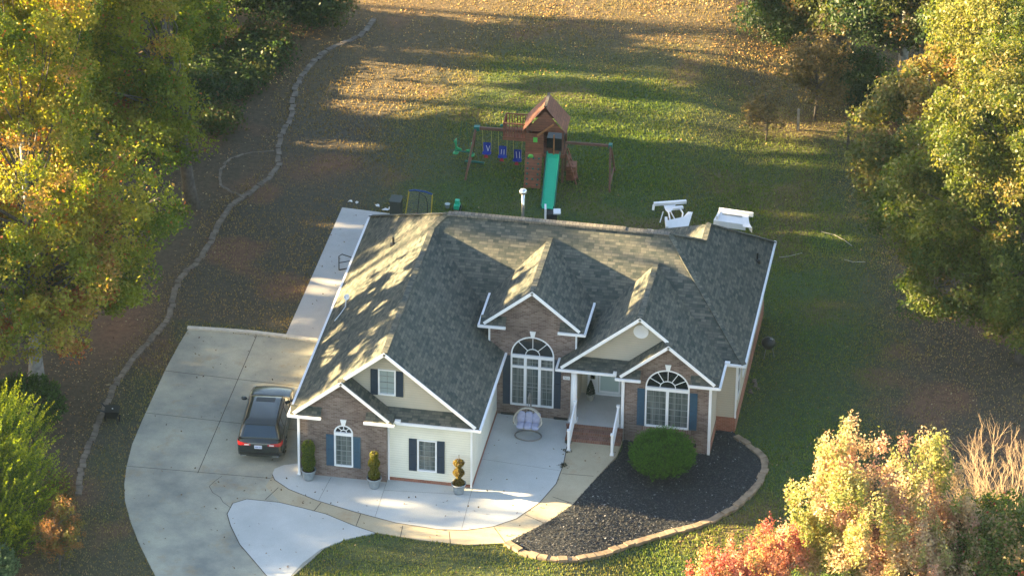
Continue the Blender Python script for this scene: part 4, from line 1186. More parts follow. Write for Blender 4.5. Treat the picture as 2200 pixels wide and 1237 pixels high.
# ------------------------------------------------------------------ play set (local frame turned a little clockwise)
RZ = R(2.0); PL = (6.35, 28.6, 0)
ps = thing('wooden_playset', 'reddish cedar playset with roofed tower, green slide and swing beams', 'playset', PL, RZ)
deck_z = 1.55
for x_ in (-.85, 0.0, .85):
    for y_ in (-.6, .6):
        mb = MB(); mb.box(x_ - .05, x_ + .05, y_ - .05, y_ + .05, 0, 2.75 if x_ != 0 else 1.6); mb.build('post', M['cedar2'], ps)
mb = MB(); mb.box(-.95, .95, -.7, .7, deck_z - .04, deck_z); mb.box(-.95, .95, -.72, -.68, deck_z - .16, deck_z - .04)
mb.build('deck', M['cedar'], ps)
mb = MB(); mb.box(-.93, -.06, -.72, -.69, deck_z, deck_z + 1.05); mb.box(-.93, -.905, -.68, .68, deck_z, deck_z + .9); mb.box(-.93, .9, .68, .71, deck_z, deck_z + .6)
mb.box(-.95, -.04, -.735, -.721, deck_z + .30, deck_z + .40)
mb.build('wall_panel', M['cedar'], ps)
mb = MB(); mb.box(-.56, -.36, -.726, -.721, deck_z + .60, deck_z + .86); mb.build('lookout', M['lime'], ps)
mb = MB(); mb.smooth(); pillow(mb, (-.66, -.80, deck_z - .12), .13, .06, .09, 0, 8); mb.build('steering_toy', M['lime'], ps)
# roof: steep gable with drop ends
mb = MB()
ze_, zr_ = 2.80, 4.08
A = [(-1.06, -.9, ze_), (0, -.72, zr_), (0, .7, zr_), (-1.06, .85, ze_)]
mb.poly(A[::-1]); mb.poly([(1.03, -.9, ze_), (0, -.72, zr_), (0, .7, zr_), (1.03, .85, ze_)])
mb.poly([(1.03, -.9, ze_), (1.03, .85, ze_), (.92, .8, ze_ - .5), (.92, -.85, ze_ - .5)]); mb.poly([(-1.06, .85, ze_), (-1.06, -.9, ze_), (-.97, -.85, ze_ - .2), (-.97, .8, ze_ - .2)])
mb.build('roof', M['cedar'], ps)
mb = MB(); mb.poly([(-.93, -.70, ze_ - .05), (.93, -.70, ze_ - .05), (0, -.68, zr_ - .22)]); mb.build('gable_panel', M['cedar'], ps)
mb = MB(); mb.poly([(-.93, .68, ze_ - .05), (0, .68, zr_ - .1), (.93, .68, ze_ - .05)]); mb.build('gable_panel', M['cedar'], ps)
mb = MB(); mb.bar((0, -.74, zr_ + .02), (0, .72, zr_ + .02), .14, .05); mb.build('ridge_board', M['bark'], ps)
mb = MB(); mb.bar((-.35, -.80, ze_ - .25), (.42, -.80, ze_ + .42), .09, .04, (0, -1, 0)); mb.box(.40, .46, -.72, -.66, deck_z, 2.6); mb.build('bracket', M['orange_wood'], ps)
# side balcony with slatted rails, carried on the swing beam end
mb = MB(); mb.box(-2.05, -.95, -.35, .65, deck_z + .55, deck_z + .60); mb.box(-2.07, -.93, -.39, -.351, deck_z + .42, deck_z + .60)
mb.build('balcony_floor', M['cedar'], ps)
mb = MB()
for yy in (-.36, .66):
    mb.box(-2.05, -.95, yy - .02, yy + .02, deck_z + 1.28, deck_z + 1.34)
    for k in range(9): xx = -2.02 + k * .13; mb.box(xx - .025, xx + .025, yy - .012, yy + .012, deck_z + .6, deck_z + 1.28)
mb.box(-2.07, -2.03, -.38, .68, deck_z + 1.28, deck_z + 1.34)
for k in range(8): yy = -.3 + k * .13; mb.box(-2.062, -2.038, yy - .025, yy + .025, deck_z + .6, deck_z + 1.28)
mb.build('balcony_rail', M['cedar'], ps)
mb = MB(); mb.lathe([(.03, -.06), (.09, -.03), (.09, .03), (.03, .06)], (-2.15, -.1, deck_z + 1.05), 10); mb.build('telescope', M['dkgreen'], ps)
# swing beams and legs
bz = 2.28
mb = MB(); mb.bar((-3.45, 0.05, bz), (-.9, 0.05, bz), .09, .14); mb.build('swing_beam', M['cedar2'], ps)
mb = MB(); mb.bar((.9, -.12, bz - .35), (3.1, -.12, bz - .35), .09, .12); mb.build('ladder_beam', M['cedar2'], ps)
for (x_, y0, zz) in ((-3.42, 0.05, bz), (3.08, -.12, bz - .35)):
    dxo = -.35 if x_ < 0 else .12
    for s in (-1, 1):
        mb = MB(); mb.bar((x_, y0 + s * .06, zz + .03), (x_ + dxo, y0 + s * 1.1, 0), .09, .09, (1, 0, 0)); mb.build('leg', M['cedar2'], ps)
    mb = MB(); mb.bar((x_ + dxo * .85, y0 - .95, .32), (x_ + dxo * .85, y0 + .95, .32), .07, .07); mb.build('cross_brace', M['cedar2'], ps)
    mb = MB(); mb.box(x_ - .09, x_ + .17 if x_ < 0 else x_ + .09, y0 - .12, y0 + .12, zz - .10, zz + .10); mb.build('beam_bracket', M['dkgreen'], ps)
# green slide
mb = MB(); mb.smooth(False)
sx0, sx1 = .13, .70; prof = [(-.66, deck_z + .02), (-.95, deck_z - .06), (-1.4, deck_z - .42), (-2.2, .70), (-2.9, .24), (-3.25, .13), (-3.45, .12)]
v = []; f = []
for (yy, zz) in prof:
    q_ = -.03 * (yy + .66)       # the slide runs off slightly to the right
    v += [(q_ + sx0 - .05, yy, zz + .16), (q_ + sx0, yy, zz + .15), (q_ + sx0 + .03, yy, zz), (q_ + sx1 - .03, yy, zz), (q_ + sx1, yy, zz + .15), (q_ + sx1 + .05, yy, zz + .16), (q_ + sx1 + .05, yy, zz - .03), (q_ + sx0 - .05, yy, zz - .03)]
for i in range(len(prof) - 1):
    for k in range(8): f.append((i * 8 + k, i * 8 + (k + 1) % 8, (i + 1) * 8 + (k + 1) % 8, (i + 1) * 8 + k))
f.append([(len(prof) - 1) * 8 + k for k in range(8)])
mb.add(v, f)
for k in range(len(mb.f)):
    idx = k % 8 if k < (len(prof) - 1) * 8 else 7
    mb.m[k] = 0 if idx in (1, 2, 3) else 1
mb.build('slide', [M['slide'], M['dkgreen']], ps)
# rock climbing wall
rw = thing('climbing_wall', None, None); rw.parent = ps
a0 = Vector((-.92, -1.35, 0)); a1 = Vector((-.92, -.74, deck_z)); dd = a1 - a0
mb = MB(); mb.add([a0, a0 + Vector((.80, 0, 0)), a1 + Vector((.80, 0, 0)), a1] + [p + Vector((0, .04, -.01)) for p in (a0, a0 + Vector((.8, 0, 0)), a1 + Vector((.8, 0, 0)), a1)],
    [(0, 1, 2, 3), (7, 6, 5, 4), (0, 4, 5, 1), (1, 5, 6, 2), (2, 6, 7, 3), (3, 7, 4, 0)]); mb.build('panel', M['cedar'], rw)
for i in range(6):
    for j in range(2 + (i % 2)):
        mb = MB(); mb.smooth()
        p = a0 + dd * (.12 + i * .15) + Vector((.14 + j * (.26 if i % 2 else .5) + (0 if i % 2 else .0), -.03, 0)); pillow(mb, p, .055, .035, .045, 0, 6); mb.build('hand_hold', M['dkgreen'], rw)
# ladder steps at the right side
mb = MB(); mb.bar((1.0, .05, deck_z), (1.55, -.15, 0), .05, .12, (0, 1, 0)); mb.bar((1.0, -.5, deck_z), (1.55, -.7, 0), .05, .12, (0, 1, 0))
for k in range(1, 5): t_ = k / 5; mb.box(1.0 + .55 * t_ - .08, 1.0 + .55 * t_ + .08, -.55 - .2 * t_, .0 - .2 * t_ + .05, deck_z * (1 - t_) - .02, deck_z * (1 - t_) + .02)
mb.build('ladder', M['cedar'], ps)
mb = MB(); mb.box(1.0, 1.45, -.35, .3, .0, .75); mb.build('side_bin', M['cedar'], ps)
mb = MB(); mb.box(.3, .85, -.3, .3, deck_z, deck_z + .02); mb.box(.02, .82, -.1, .5, deck_z + .02, deck_z + .55); mb.build('deck_shade_block', M['black'], ps)  # black boxes stand in for the dark shade on the deck

rzm = Matrix.Rotation(RZ, 4, 'Z')
def plw(x_, y_, z_=0): p = rzm @ Vector((x_, y_, z_)); return (p.x + PL[0], p.y + PL[1], p.z + PL[2])
# three blue bucket swings
def bucket_swing(x_, drop, label, phs):
    s = thing('bucket_swing', label, 'swing', plw(x_, .05, bz - .07 - drop), RZ, 'blue bucket swings under the left beam')
    mb = MB(); mb.smooth()
    # high backed shell: scooped seat
    v = []; f = []
    prof = [(.12, .52), (.10, .30), (.05, .08), (-.06, .0), (-.20, .0), (-.30, .06)]
    for (yy, zz) in prof:
        for k in range(7):
            u = -1 + k / 3
            w_ = .21 if zz < .3 else .20
            v.append((u * w_, yy - .06 * u * u, zz + .02 * u * u + (.05 * u * u if yy < 0 else 0)))
    for i in range(5):
        for k in range(6): f.append((i * 7 + k, i * 7 + k + 1, (i + 1) * 7 + k + 1, (i + 1) * 7 + k))
    mb.add(v, f); mb.add([(p[0], p[1] + .03, p[2] - .02) for p in v], [q[::-1] for q in f]); mb.build('seat', M['swing_blue'], s)
    for sg in (-1, 1):
        mb = MB(); mb.tube([(sg * .19, -.02, .10), (sg * .20, -.02, .5), (sg * .22, 0, drop + .05)], .011, 6); mb.build('rope', M['rope'], s)
    mb = MB(); mb.add([(-.05, -.33, .08), (.05, -.33, .08), (.12, -.37, -.06), (-.12, -.37, -.06), (-.05, -.31, .08), (.05, -.31, .08), (.12, -.35, -.06), (-.12, -.35, -.06)], [(0, 1, 2, 3), (7, 6, 5, 4), (3, 2, 6, 7), (1, 5, 6, 2), (0, 3, 7, 4)]); mb.build('strap_buckle', M['red'], s)
    mb = MB()
    for (xa, xb, zt_) in phs: mb.bar((xa, .05, zt_), (xb, .0, .12), .02, .012, (0, -1, 0))
    mb.build('harness', M['white'], s)
bucket_swing(-2.88, 1.25, 'leftmost of the three blue bucket swings, crossed white harness', [(-.04, .05, .38), (.12, .05, .38)])
bucket_swing(-2.12, 1.38, 'middle blue bucket swing with parallel white harness straps', [(-.06, -.08, .36), (.06, .06, .36)])
bucket_swing(-1.40, 1.52, 'blue bucket swing nearest the wooden tower', [(-.08, -.04, .44), (.08, .10, .44)])
# green two seat glider hanging at the end of the beam
gl_ = thing('glider_swing', 'green plastic two seat glider beyond the left leg', 'swing', plw(-4.1, .75, .75), RZ + R(80))
for sg in (-1, 1):
    mb = MB(); mb.smooth(); mb.tube([(0, sg * .42, .35), (.02, sg * .40, .0), (.0, sg * .30, -.08), (0, sg * .12, -.1)], [.07, .05, .08, .05], 8)
    mb.tube([(-.18, sg * .44, .36), (.18, sg * .44, .36)], .03, 8); pillow(mb, (0, sg * .40, -.30), .20, .14, .04, 0, 8)
    mb.tube([(0, sg * .40, -.30), (0, sg * .40, 0)], .04, 6); mb.build('seat', M['green'], gl_)
mb = MB(); mb.tube([(0, -.5, -.18), (0, .5, -.18)], .035, 6); mb.build('beam', M['dkgreen'], gl_)
mb = MB()
for sg in (-1, 1): mb.tube([(sg * .05, sg * .3, -.1), (sg * .02, sg * .12, 1.45)], .01, 5)
mb.build('rope', M['dkgreen'], gl_)
t = thing('seesaw_toy', 'dark green plastic rocker lying by the foot of the swing leg', 'toy', (2.75, 29.1, 0))
mb = MB(); mb.smooth(); mb.tube([(-.45, 0, .12), (0, .05, .1), (.5, -.02, .12)], [.05, .06, .05], 8); mb.build('rocker', M['dkgreen'], t)
t = thing('outdoor_grill', 'black cabinet with white side boards behind the ridge below the slide', 'grill', (7.15, 24.05, 0), R(10))
mb = MB(); mb.box(-.05, .45, -.2, .25, .0, .55); mb.build('cabinet', M['black'], t)
mb = MB(); mb.box(-.14, -.05, -.25, .28, .25, .85); mb.box(.28, .62, -.2, .25, .55, .62); mb.build('side_shelf', M['plastic_white'], t)

# pitching net behind the house
t = thing('rebound_net', 'sports net in a yellow sided blue topped frame', 'sports net', (1.15, 22.9, 0), R(-4))
t.scale = (.84, .84, .80)
for a_, b_ in (((-.75, 0, 0), (-.62, .55, 1.75)), ((.75, 0, 0), (.72, .55, 1.70))):
    mb = MB(); mb.tube([a_, b_], .035, 8); mb.build('side_bar', M['yellow'], t)
mb = MB(); mb.tube([(-.62, .55, 1.75), (-.3, .58, 1.83), (.3, .58, 1.80), (.72, .55, 1.70)], .055, 8); mb.tube([(-.75, -.02, .1), (-.2, -.1, .30), (.2, -.1, .25), (.7, -.05, .1)], .06, 8); mb.build('padded_bar', M['netblue'], t)
mb = MB()
for k in range(23):
    u = k / 22; mb.tube([(-.72 + 1.44 * u, .02, .1), (-.60 + 1.29 * u, .55, 1.74)], .007, 4)
for k in range(1, 14):
    w_ = k / 14; mb.tube([(-.74 + .12 * w_, .55 * w_, 1.75 * w_), (.75 - .03 * w_, .55 * w_, 1.72 * w_)], .004, 4)
mb.build('net', M['net'], t)
mb = MB(); mb.tube([(-.02, .5, 1.76), (-.03, .0, .1)], .022, 6); mb.tube([(-.02, .5, 1.74), (.35, .45, 1.55), (.52, .30, 1.1), (.54, .05, .3)], .022, 6); mb.tube([(-.5, -.1, .1), (0, -.15, .65), (.5, -.1, .1)], .022, 6); mb.build('hoop', M['black'], t)
mb = MB(); mb.smooth(); pillow(mb, (-.02, -.12, .55), .16, .12, .14, 0, 8); mb.build('ball', M['red'], t)
# dark green storage box beside it
t = thing('storage_box', 'dark green box standing left of the sports net', 'box', (.05, 23.3, 0))
mb = MB(); mb.box(-.25, .25, -.3, .35, 0, .9); mb.build('case', M['tarp'], t)
mb = MB(); mb.box(-.28, .28, -.33, .38, .9, .96); mb.build('lid', M['tarp'], t)
# toys beyond the ridge
t = thing('toy_tractor', 'small turquoise plastic toy on the grass behind the roof', 'toy', (2.75, 24.5, 0))
mb = MB(); mb.box(-.13, .13, -.2, .2, .1, .3); mb.box(-.1, .1, -.02, .18, .3, .48); mb.build('toy_body', M['slide'], t)
for sx_ in (-1, 1):
    for sy_ in (-1, 1):
        mb = MB(); mb.tube([(sx_ * .13, sy_ * .13, .1), (sx_ * .19, sy_ * .13, .1)], .1, 10); mb.build('wheel', M['black'], t)
t = thing('toy_bucket', 'pale blue toy bucket lying left of the turquoise toy', 'toy', (2.28, 24.55, 0))
mb = MB(); mb.lathe([(.09, .02), (.13, .22), (.135, .24)], (0, 0, 0), 12); mb.build('bucket', M['pale_pane'], t)
# scraps along the path end
for i, (x_, y_, w_) in enumerate(((-2.35, 24.25, .12), (-2.0, 24.2, .10), (-1.0, 24.1, .14), (-.55, 23.78, .20), (-.35, 23.95, .14), (-.22, 24.3, .16))):
    t = thing('plastic_scrap', ['tiny white scrap at the far left beyond the path end', 'second small white scrap from the left beyond the path end', 'pale blue scrap in the middle of the row beyond the path', 'largest white scrap beside the path end corner', 'crumpled white scrap touching the largest scrap', 'white scrap lying farthest back by the green box'][i], 'scrap', (x_, y_, .02), i * 1.1, 'white scraps at the end of the side path')
    mb = MB(); mb.add([(-w_, -.05, .02), (0, -.09, .08), (w_, -.02, .02), (w_ * .6, .1, .06), (-w_ * .5, .09, .04), (0, 0, .12)], [(0, 1, 5), (1, 2, 5), (2, 3, 5), (3, 4, 5), (4, 0, 5)]); mb.build('scrap_sheet', M['plastic_white'], t)

# white deck furniture behind the ridge
t = thing('pergola_beam', 'white slatted beam section with a flared end lying on the lawn', 'pergola part', (15.85, 25.4, 0), R(-6))
mb = MB()
mb.box(-.85, .80, .30, .42, .42, .62); mb.box(-.85, -.75, -.25, .30, .3, .52)
mb.add([(-.85, .30, .50), (.60, .30, .50), (.60, -.30, .30), (-.95, -.30, .30)], [(3, 2, 1, 0)])
mb.add([(-.95, -.30, .30), (.60, -.30, .30), (.60, -.30, .0), (-.95, -.30, .0)], [(0, 3, 2, 1)])
mb.add([(.60, .30, .50), (.66, .05, .42), (.76, -.2, .34), (.95, -.45, .26), (.50, -.45, .26), (.42, -.2, .32)], [(5, 4, 3, 2, 1, 0)])
mb.add([(.60, .30, .50), (.66, .05, .42), (.76, -.2, .34), (.95, -.45, .26), (.95, -.45, .0), (.76, -.2, .0), (.66, .05, .0), (.60, .3, .0)], [(0, 1, 6, 7), (1, 2, 5, 6), (2, 3, 4, 5)])
mb.build('beam', M['plastic_white'], t)
mb = MB()
for k in range(16): mb.box(-.62 + k * .06, -.60 + k * .06 + .012, .08, .20, .455, .475)
mb.build('slats', M['muntin'], t)
t = thing('pergola_frame', 'white collapsed garden frame with a slanting top beam', 'pergola part', (12.95, 24.9, 0), R(14))
mb = MB()
mb.bar((-.75, 1.1, .55), (.80, 1.25, .55), .16, .14); mb.bar((-.75, 1.1, .52), (-.80, .95, .30), .10, .10)
mb.add([(-.30, 1.02, .5), (.28, 1.08, .5), (.16, .8, .40), (-.12, .55, .35), (-.24, .75, .4)], [(4, 3, 2, 1, 0)])
mb.bar((.1, .9, .40), (.62, .98, .40), .22, .10)
mb.build('top_beam', M['plastic_white'], t)
mb = MB(); mb.tube([(.45, .9, .4), (.58, .6, .3), (.50, .3, .2), (.38, .15, .1)], .04, 7); mb.tube([(.0, .7, .35), (.18, .35, .1)], .03, 6); mb.tube([(-.35, .7, .35), (-.55, .2, .05)], .025, 6); mb.tube([(-.1, .6, .35), (-.08, -.1, .2)], .035, 6)
mb.build('strut', M['plastic_white'], t)
mb = MB()
mb.add([(-.25, -.15, .35), (.55, .10, .38), (.80, .45, .45), (1.02, .40, .45), (.75, -.35, .15), (-.35, -.70, .10)], [(0, 5, 4, 1), (1, 4, 3, 2)])
mb.add([(-.35, -.70, .10), (.75, -.35, .15), (.75, -.38, .0), (-.35, -.72, .0)], [(0, 3, 2, 1)]); mb.bar((-.30, -.62, .2), (-.30, -.05, .42), .12, .2)
mb.build('side_board', M['plastic_white'], t)

# black kettle grill and bits at the right wall
t = thing('kettle_grill', 'black round grill with a pale glint modelled on its lid by the right wall', 'grill', (18.75, 14.6, g(18.8, 14)))
mb = MB(); mb.smooth(); mb.lathe([(.03, .42), (.22, .50), (.31, .68), (.32, .72), (.29, .85), (.18, .96), (.03, 1.0)], (0, 0, 0), 20); mb.build('bowl', M['black'], t)
for k in range(3):
    a = 2 * PI * k / 3; mb = MB(); mb.tube([(.18 * math.cos(a), .18 * math.sin(a), .5), (.3 * math.cos(a), .3 * math.sin(a), 0)], .015, 6); mb.build('leg', M['gray_metal'], t)
mb = MB(); mb.smooth(); pillow(mb, (.10, -.02, .93), .12, .08, .05, R(-25), 8); mb.build('lid_glint', M['rim'], t)  # bright metal pad stands in for a highlight on the lid
t = thing('paving_rubble', 'pale broken stones heaped below the right wall', 'rubble', (18.5, 12.0, g(18.6, 12)))
for k in range(7):
    mb = MB(); pillow(mb, (random.uniform(-.15, .2), k * .18 - .7, .05), random.uniform(.06, .12), random.uniform(.05, .1), .06, 0, 6); mb.build('stone', M['border_stone'], t)
# thin hoses in the right lawn
for P, lb in (([(18.2, 23.6), (18.6, 23.75), (19.2, 24.2)], 'short thin pale hose running from the roof corner'), ([(19.88, 26.38), (20.5, 26.2), (21.0, 25.8), (21.42, 25.31)], 'long thin pale hose curving towards the big right tree'), ([(21.2, 23.95), (21.6, 23.8), (22.2, 23.9)], 'short pale hose piece at the edge of the big right tree')):
    mb = MB(); mb.tube([(a, b_, g(a, b_) + .05) for a, b_ in P], .012, 6); o = mb.build('garden_hose', M['wicker']); tag(o, lb, 'hose', 'pale hoses lying in the right lawn')
# black frame on the side path
t = thing('toy_goal', 'small black triangular goal frame on the side path', 'goal', (-1.25, 17.7, .04), R(-8))
mb = MB(); mb.smooth()
mb.tube([(-.30, 0, .03), (-.30, .0, .75), (-.18, .1, .82), (.25, .55, .45), (.32, .62, .05), (.15, .35, .03), (-.30, 0, .03)], .026, 6); mb.tube([(-.30, 0, .40), (.2, .5, .35)], .02, 6)
mb.build('goal_frame', M['black'], t)
# black spreader on the stone border
t = thing('lawn_cart', 'small black cart with wheels standing on the stone border', 'cart', (-8.68, 3.05, 0), R(8))
mb = MB(); mb.add([(-.22, -.30, .62), (.42, -.30, .62), (.42, .26, .66), (-.22, .26, .66), (-.12, -.2, .25), (.32, -.2, .25), (.32, .16, .25), (-.12, .16, .25)], [(0, 4, 5, 1), (1, 5, 6, 2), (2, 6, 7, 3), (3, 7, 4, 0), (4, 7, 6, 5), (0, 1, 2, 3)]); mb.build('hopper', M['black'], t)
mb = MB(); mb.tube([(-.22, -.22, .6), (-.55, -.24, .72)], .035, 6); mb.tube([(-.22, .2, .6), (-.4, .26, .75)], .03, 6); mb.tube([(.3, -.2, .3), (.36, -.34, .0)], .03, 6); mb.build('handle', M['black'], t)
for s in (-1, 1):
    mb = MB(); mb.tube([(s * .28 + .1, 0, .16), (s * .34 + .1, 0, .16)], .16, 12); mb.build('wheel', M['tyre'], t)
mb = MB(); mb.lathe([(.03, .66), (.035, .675)], (.12, -.05, 0), 8); mb.build('cap', M['white'], t)
# fence posts and old shed behind the right trees
for i, (x_, y_) in enumerate(((17.6, 36.4), (20.2, 35.2), (21.4, 37.0))):
    mb = MB(); mb.box(-.06, .06, -.06, .06, 0, 1.15 + .2 * i); mb.poly([(-.06, -.06, 1.15 + .2 * i), (.06, -.06, 1.15 + .2 * i), (0, 0, 1.22 + .2 * i)])
    o = mb.build('fence_post', M['pale_bark' if i == 0 else 'bark'], None, (x_, y_, g(x_, y_)))
    tag(o, ['short pale wooden post left of the right hand woods', 'thin dark post in the clearing before the woods', 'dark post farthest back in the shaded clearing'][i], 'post', 'old fence posts by the right woods')
t = thing('metal_shed', 'pale sheet metal shed half hidden behind the right hand trees', 'shed', (25.3, 30.2, -.5), R(8))
mb = MB(); mb.box(-1.3, 1.3, -1.2, 1.2, 0, 1.9); mb.build('wall', M['tarp'], t)
mb = MB(); mb.add([(-1.45, -1.35, 1.85), (1.45, -1.35, 1.85), (1.45, 1.35, 2.5), (-1.45, 1.35, 2.5)], [(0, 1, 2, 3)])
for k in range(11): mb.bar((-1.4 + k * .28, -1.35, 1.88), (-1.4 + k * .28, 1.35, 2.53), .05, .04)
mb.build('roof', M['path'], t)
# ------------------------------------------------------------------ trees and shrubs
G1 = [(.090, .140, .012), (.18, .21, .018), (.29, .27, .040), (.37, .24, .065), (.34, .12, .045)]
W1 = [.30, .30, .24, .11, .05]
DK = [(.030, .055, .018), (.045, .075, .018), (.075, .09, .022), (.11, .075, .03)]
WD = [.35, .35, .2, .1]
BR = [(.085, .085, .03), (.13, .105, .04), (.16, .12, .05), (.11, .09, .045)]
PE = [(.20, .22, .06), (.34, .32, .12), (.48, .36, .21), (.50, .31, .22)]
RD = [(.44, .20, .14), (.48, .25, .17), (.40, .13, .10), (.42, .27, .12)]

def limbs(mb, base, top, r0, targets, lean=(0, 0), k=.5, rt=.02):
    """tapered trunk and limbs reaching the clump centres"""
    base = Vector(base); top = Vector(top)
    P = []; Rr = []
    n = 9
    for i in range(n):
        t = i / (n - 1); w = .12 * math.sin(t * 5 + base.x)
        P.append(base.lerp(top, t) + Vector((w * t, w * .6 * t, 0))); Rr.append(r0 * (1.35 if i == 0 else 1) * (1 - .72 * t))
    mb.smooth(); mb.mat(0).tube(P, Rr, 9); mb.mat(1)
    for T in targets:
        T = Vector(T)
        t = min(.95, max(.22, (T.z - base.z) / max(.1, (top.z - base.z)) * .62 + random.uniform(-.08, .08)))
        s = base.lerp(top, t); i = int(t * (n - 1)); rr = Rr[i] * random.uniform(.30, .5)
        m1 = s.lerp(T, .35) + Vector((random.uniform(-.3, .3), random.uniform(-.3, .3), random.uniform(-.3, .1)))
        m2 = s.lerp(T, .7) + Vector((random.uniform(-.35, .35), random.uniform(-.35, .35), random.uniform(-.1, .3)))
        mb.tube([s, m1, m2, T], [rr, rr * .6, rr * .35, rt], 5, False)

# openings carved through the crowns to let the low sun reach house and lawn:
# (across, height over the plane x = -15, half width, half height)
GATES = [(9.7, 10.8, 1.9, 2.5), (7.2, 10.8, .9, .8), (9.2, 8.6, 1.3, .8), (5.2, 8.4, .8, .55), (3.4, 8.5, .8, .45), (.5, 11.9, 1.0, .6), (-2.4, 11.2, .9, .8),
         (2.2, 10.2, .5, .4), (5.0, 10.6, .45, .4), (7.2, 13.2, 1.2, 1.0), (10.1, 13.0, 2.2, 1.9), (6.3, 9.6, .35, .3), (1.0, 9.4, .5, .3), (-.5, 9.8, .5, .35), (3.5, 11.6, .5, .4),
         (46.5, 3.5, 2.2, 7.0), (39.6, 3.8, .50, 2.6), (37.5, 3.8, .85, 1.8), (34.8, 5.3, 1.6, 4.6), (34.0, 7.0, 1.9, 2.6), (29.4, 3.0, .5, .9), (21.5, 3.7, .30, .6), (16.2, 3.9, .35, .35), (24.8, 9.6, .3, .6), (42.5, 8.6, 1.9, 1.8),
         (-5.5, 9.6, 2.6, 1.9), (-1.5, 7.9, .9, .4), (.2, 4.8, .35, .35), (-5.6, 5.8, 1.3, 1.1)]
def gated(W):
    """True where a leaf at world position W stands in one of the openings"""
    y_ = W[:, 1] - .035 * (W[:, 0] + 15); h_ = W[:, 2] + .292 * (W[:, 0] + 15)
    nz_ = 3.8 * fbm(y_ + h_ * .5, h_ - y_ * .5, .55, 21) - .95
    r = np.zeros(len(W), bool)
    if True:
        for gi, (yc, hc, ry, rh) in enumerate(GATES):
            r |= ((y_ - yc) / ry) ** 2 + ((h_ - hc) / rh) ** 2 < (nz_ if gi < 15 else .35 * nz_ + .65)
    return r & (W[:, 0] < 5) & (rng.random(len(W)) < .97)

def tree(name, label, cat, base, H, r0, lobes, nclump, nleaf, size, pal, wts, seed, clr=(.55, .85), top=None, group=None, shell=.62, nl=60, bark='bark', jit=.25, up=.3, noise_s=3.0, flat=.72, spike=0.0, bright=1.0, gates=True):
    global rng
    rng = np.random.default_rng(seed); random.seed(seed)
    bz = g(base[0], base[1])
    t = thing(name, label, cat, (base[0], base[1], bz), 0, group)
    lob = np.array(lobes, float)
    vol = lob[:, 3] * lob[:, 4] * lob[:, 5]
    li = rng.choice(len(lob), nclump, p=(vol ** .8) / (vol ** .8).sum())
    d = rng.normal(size=(nclump, 3)); d /= np.linalg.norm(d, axis=1)[:, None]
    d[:, 2] = np.where(d[:, 2] < -.35, d[:, 2] * .6, d[:, 2])
    rad = rng.uniform(shell, 1.0, nclump) ** .8
    cc = lob[li, :3] + d * lob[li, 3:6] * rad[:, None]
    # carve a few holes so that the sky side shows through
    hol = rng.normal(size=(max(3, nclump // 40), 3)); hol /= np.linalg.norm(hol, axis=1)[:, None]
    hc = lob[rng.integers(0, len(lob), len(hol))]; hp = hc[:, :3] + hol * hc[:, 3:6] * .9
    keep = np.ones(nclump, bool)
    for q in hp: keep &= np.linalg.norm(cc - q, axis=1) > rng.uniform(.6, 1.3) * min(1, lob[:, 3].max() / 3)
    cc = cc[keep]; d = d[keep]; m = len(cc)
    cr = rng.uniform(*clr, m)
    nz = fbm(cc[:, 0] + cc[:, 2] * .7, cc[:, 1] - cc[:, 2] * .9, noise_s, seed % 7)
    nz = np.clip((nz - .5) * 2.4 + .5, 0, 1)
    ccol = pal_mix(pal, wts, m, nz)
    k = rng.integers(0, m, nleaf)
    off = rng.normal(size=(nleaf, 3)); off /= np.linalg.norm(off, axis=1)[:, None]
    off *= (rng.uniform(0, 1, nleaf) ** .45)[:, None]
    off[:, 2] *= flat
    C = cc[k] + off * cr[k][:, None]
    if spike:
        C[:, 2] += rng.uniform(0, spike, nleaf) * (rng.random(nleaf) < .5)
        C[:, :2] -= off[:, :2] * cr[k][:, None] * .3
    C[:, 2] -= (off[:, 0] ** 2 + off[:, 1] ** 2) * cr[k] * .25
    ok = ~gated(C + np.array([base[0], base[1], bz])) if gates else np.ones(nleaf, bool); C = C[ok]; k = k[ok]; nleaf = len(C)
    nb = d[k] * .8 + np.array([0, 0, up])
    col = ccol[k] * rng.uniform(1 - jit, 1 + jit, nleaf)[:, None] * bright
    alt = np.array(pal)[rng.integers(0, len(pal), nleaf)]
    sw = rng.random(nleaf) < .10
    col[sw] = alt[sw]
    V, F, c4 = leaf_quads(C, size, 0, nb, col)
    fast_mesh('crown', V, F, M['leaf'], c4, t)
    mb = MB()
    tg = cc[rng.permutation(m)[:nl]]
    limbs(mb, (0, 0, -.1), top or (0, 0, H * .8), r0, [tuple(p) for p in tg])
    mb.build('trunk', [M[bark], M['bark']], t)
    return t

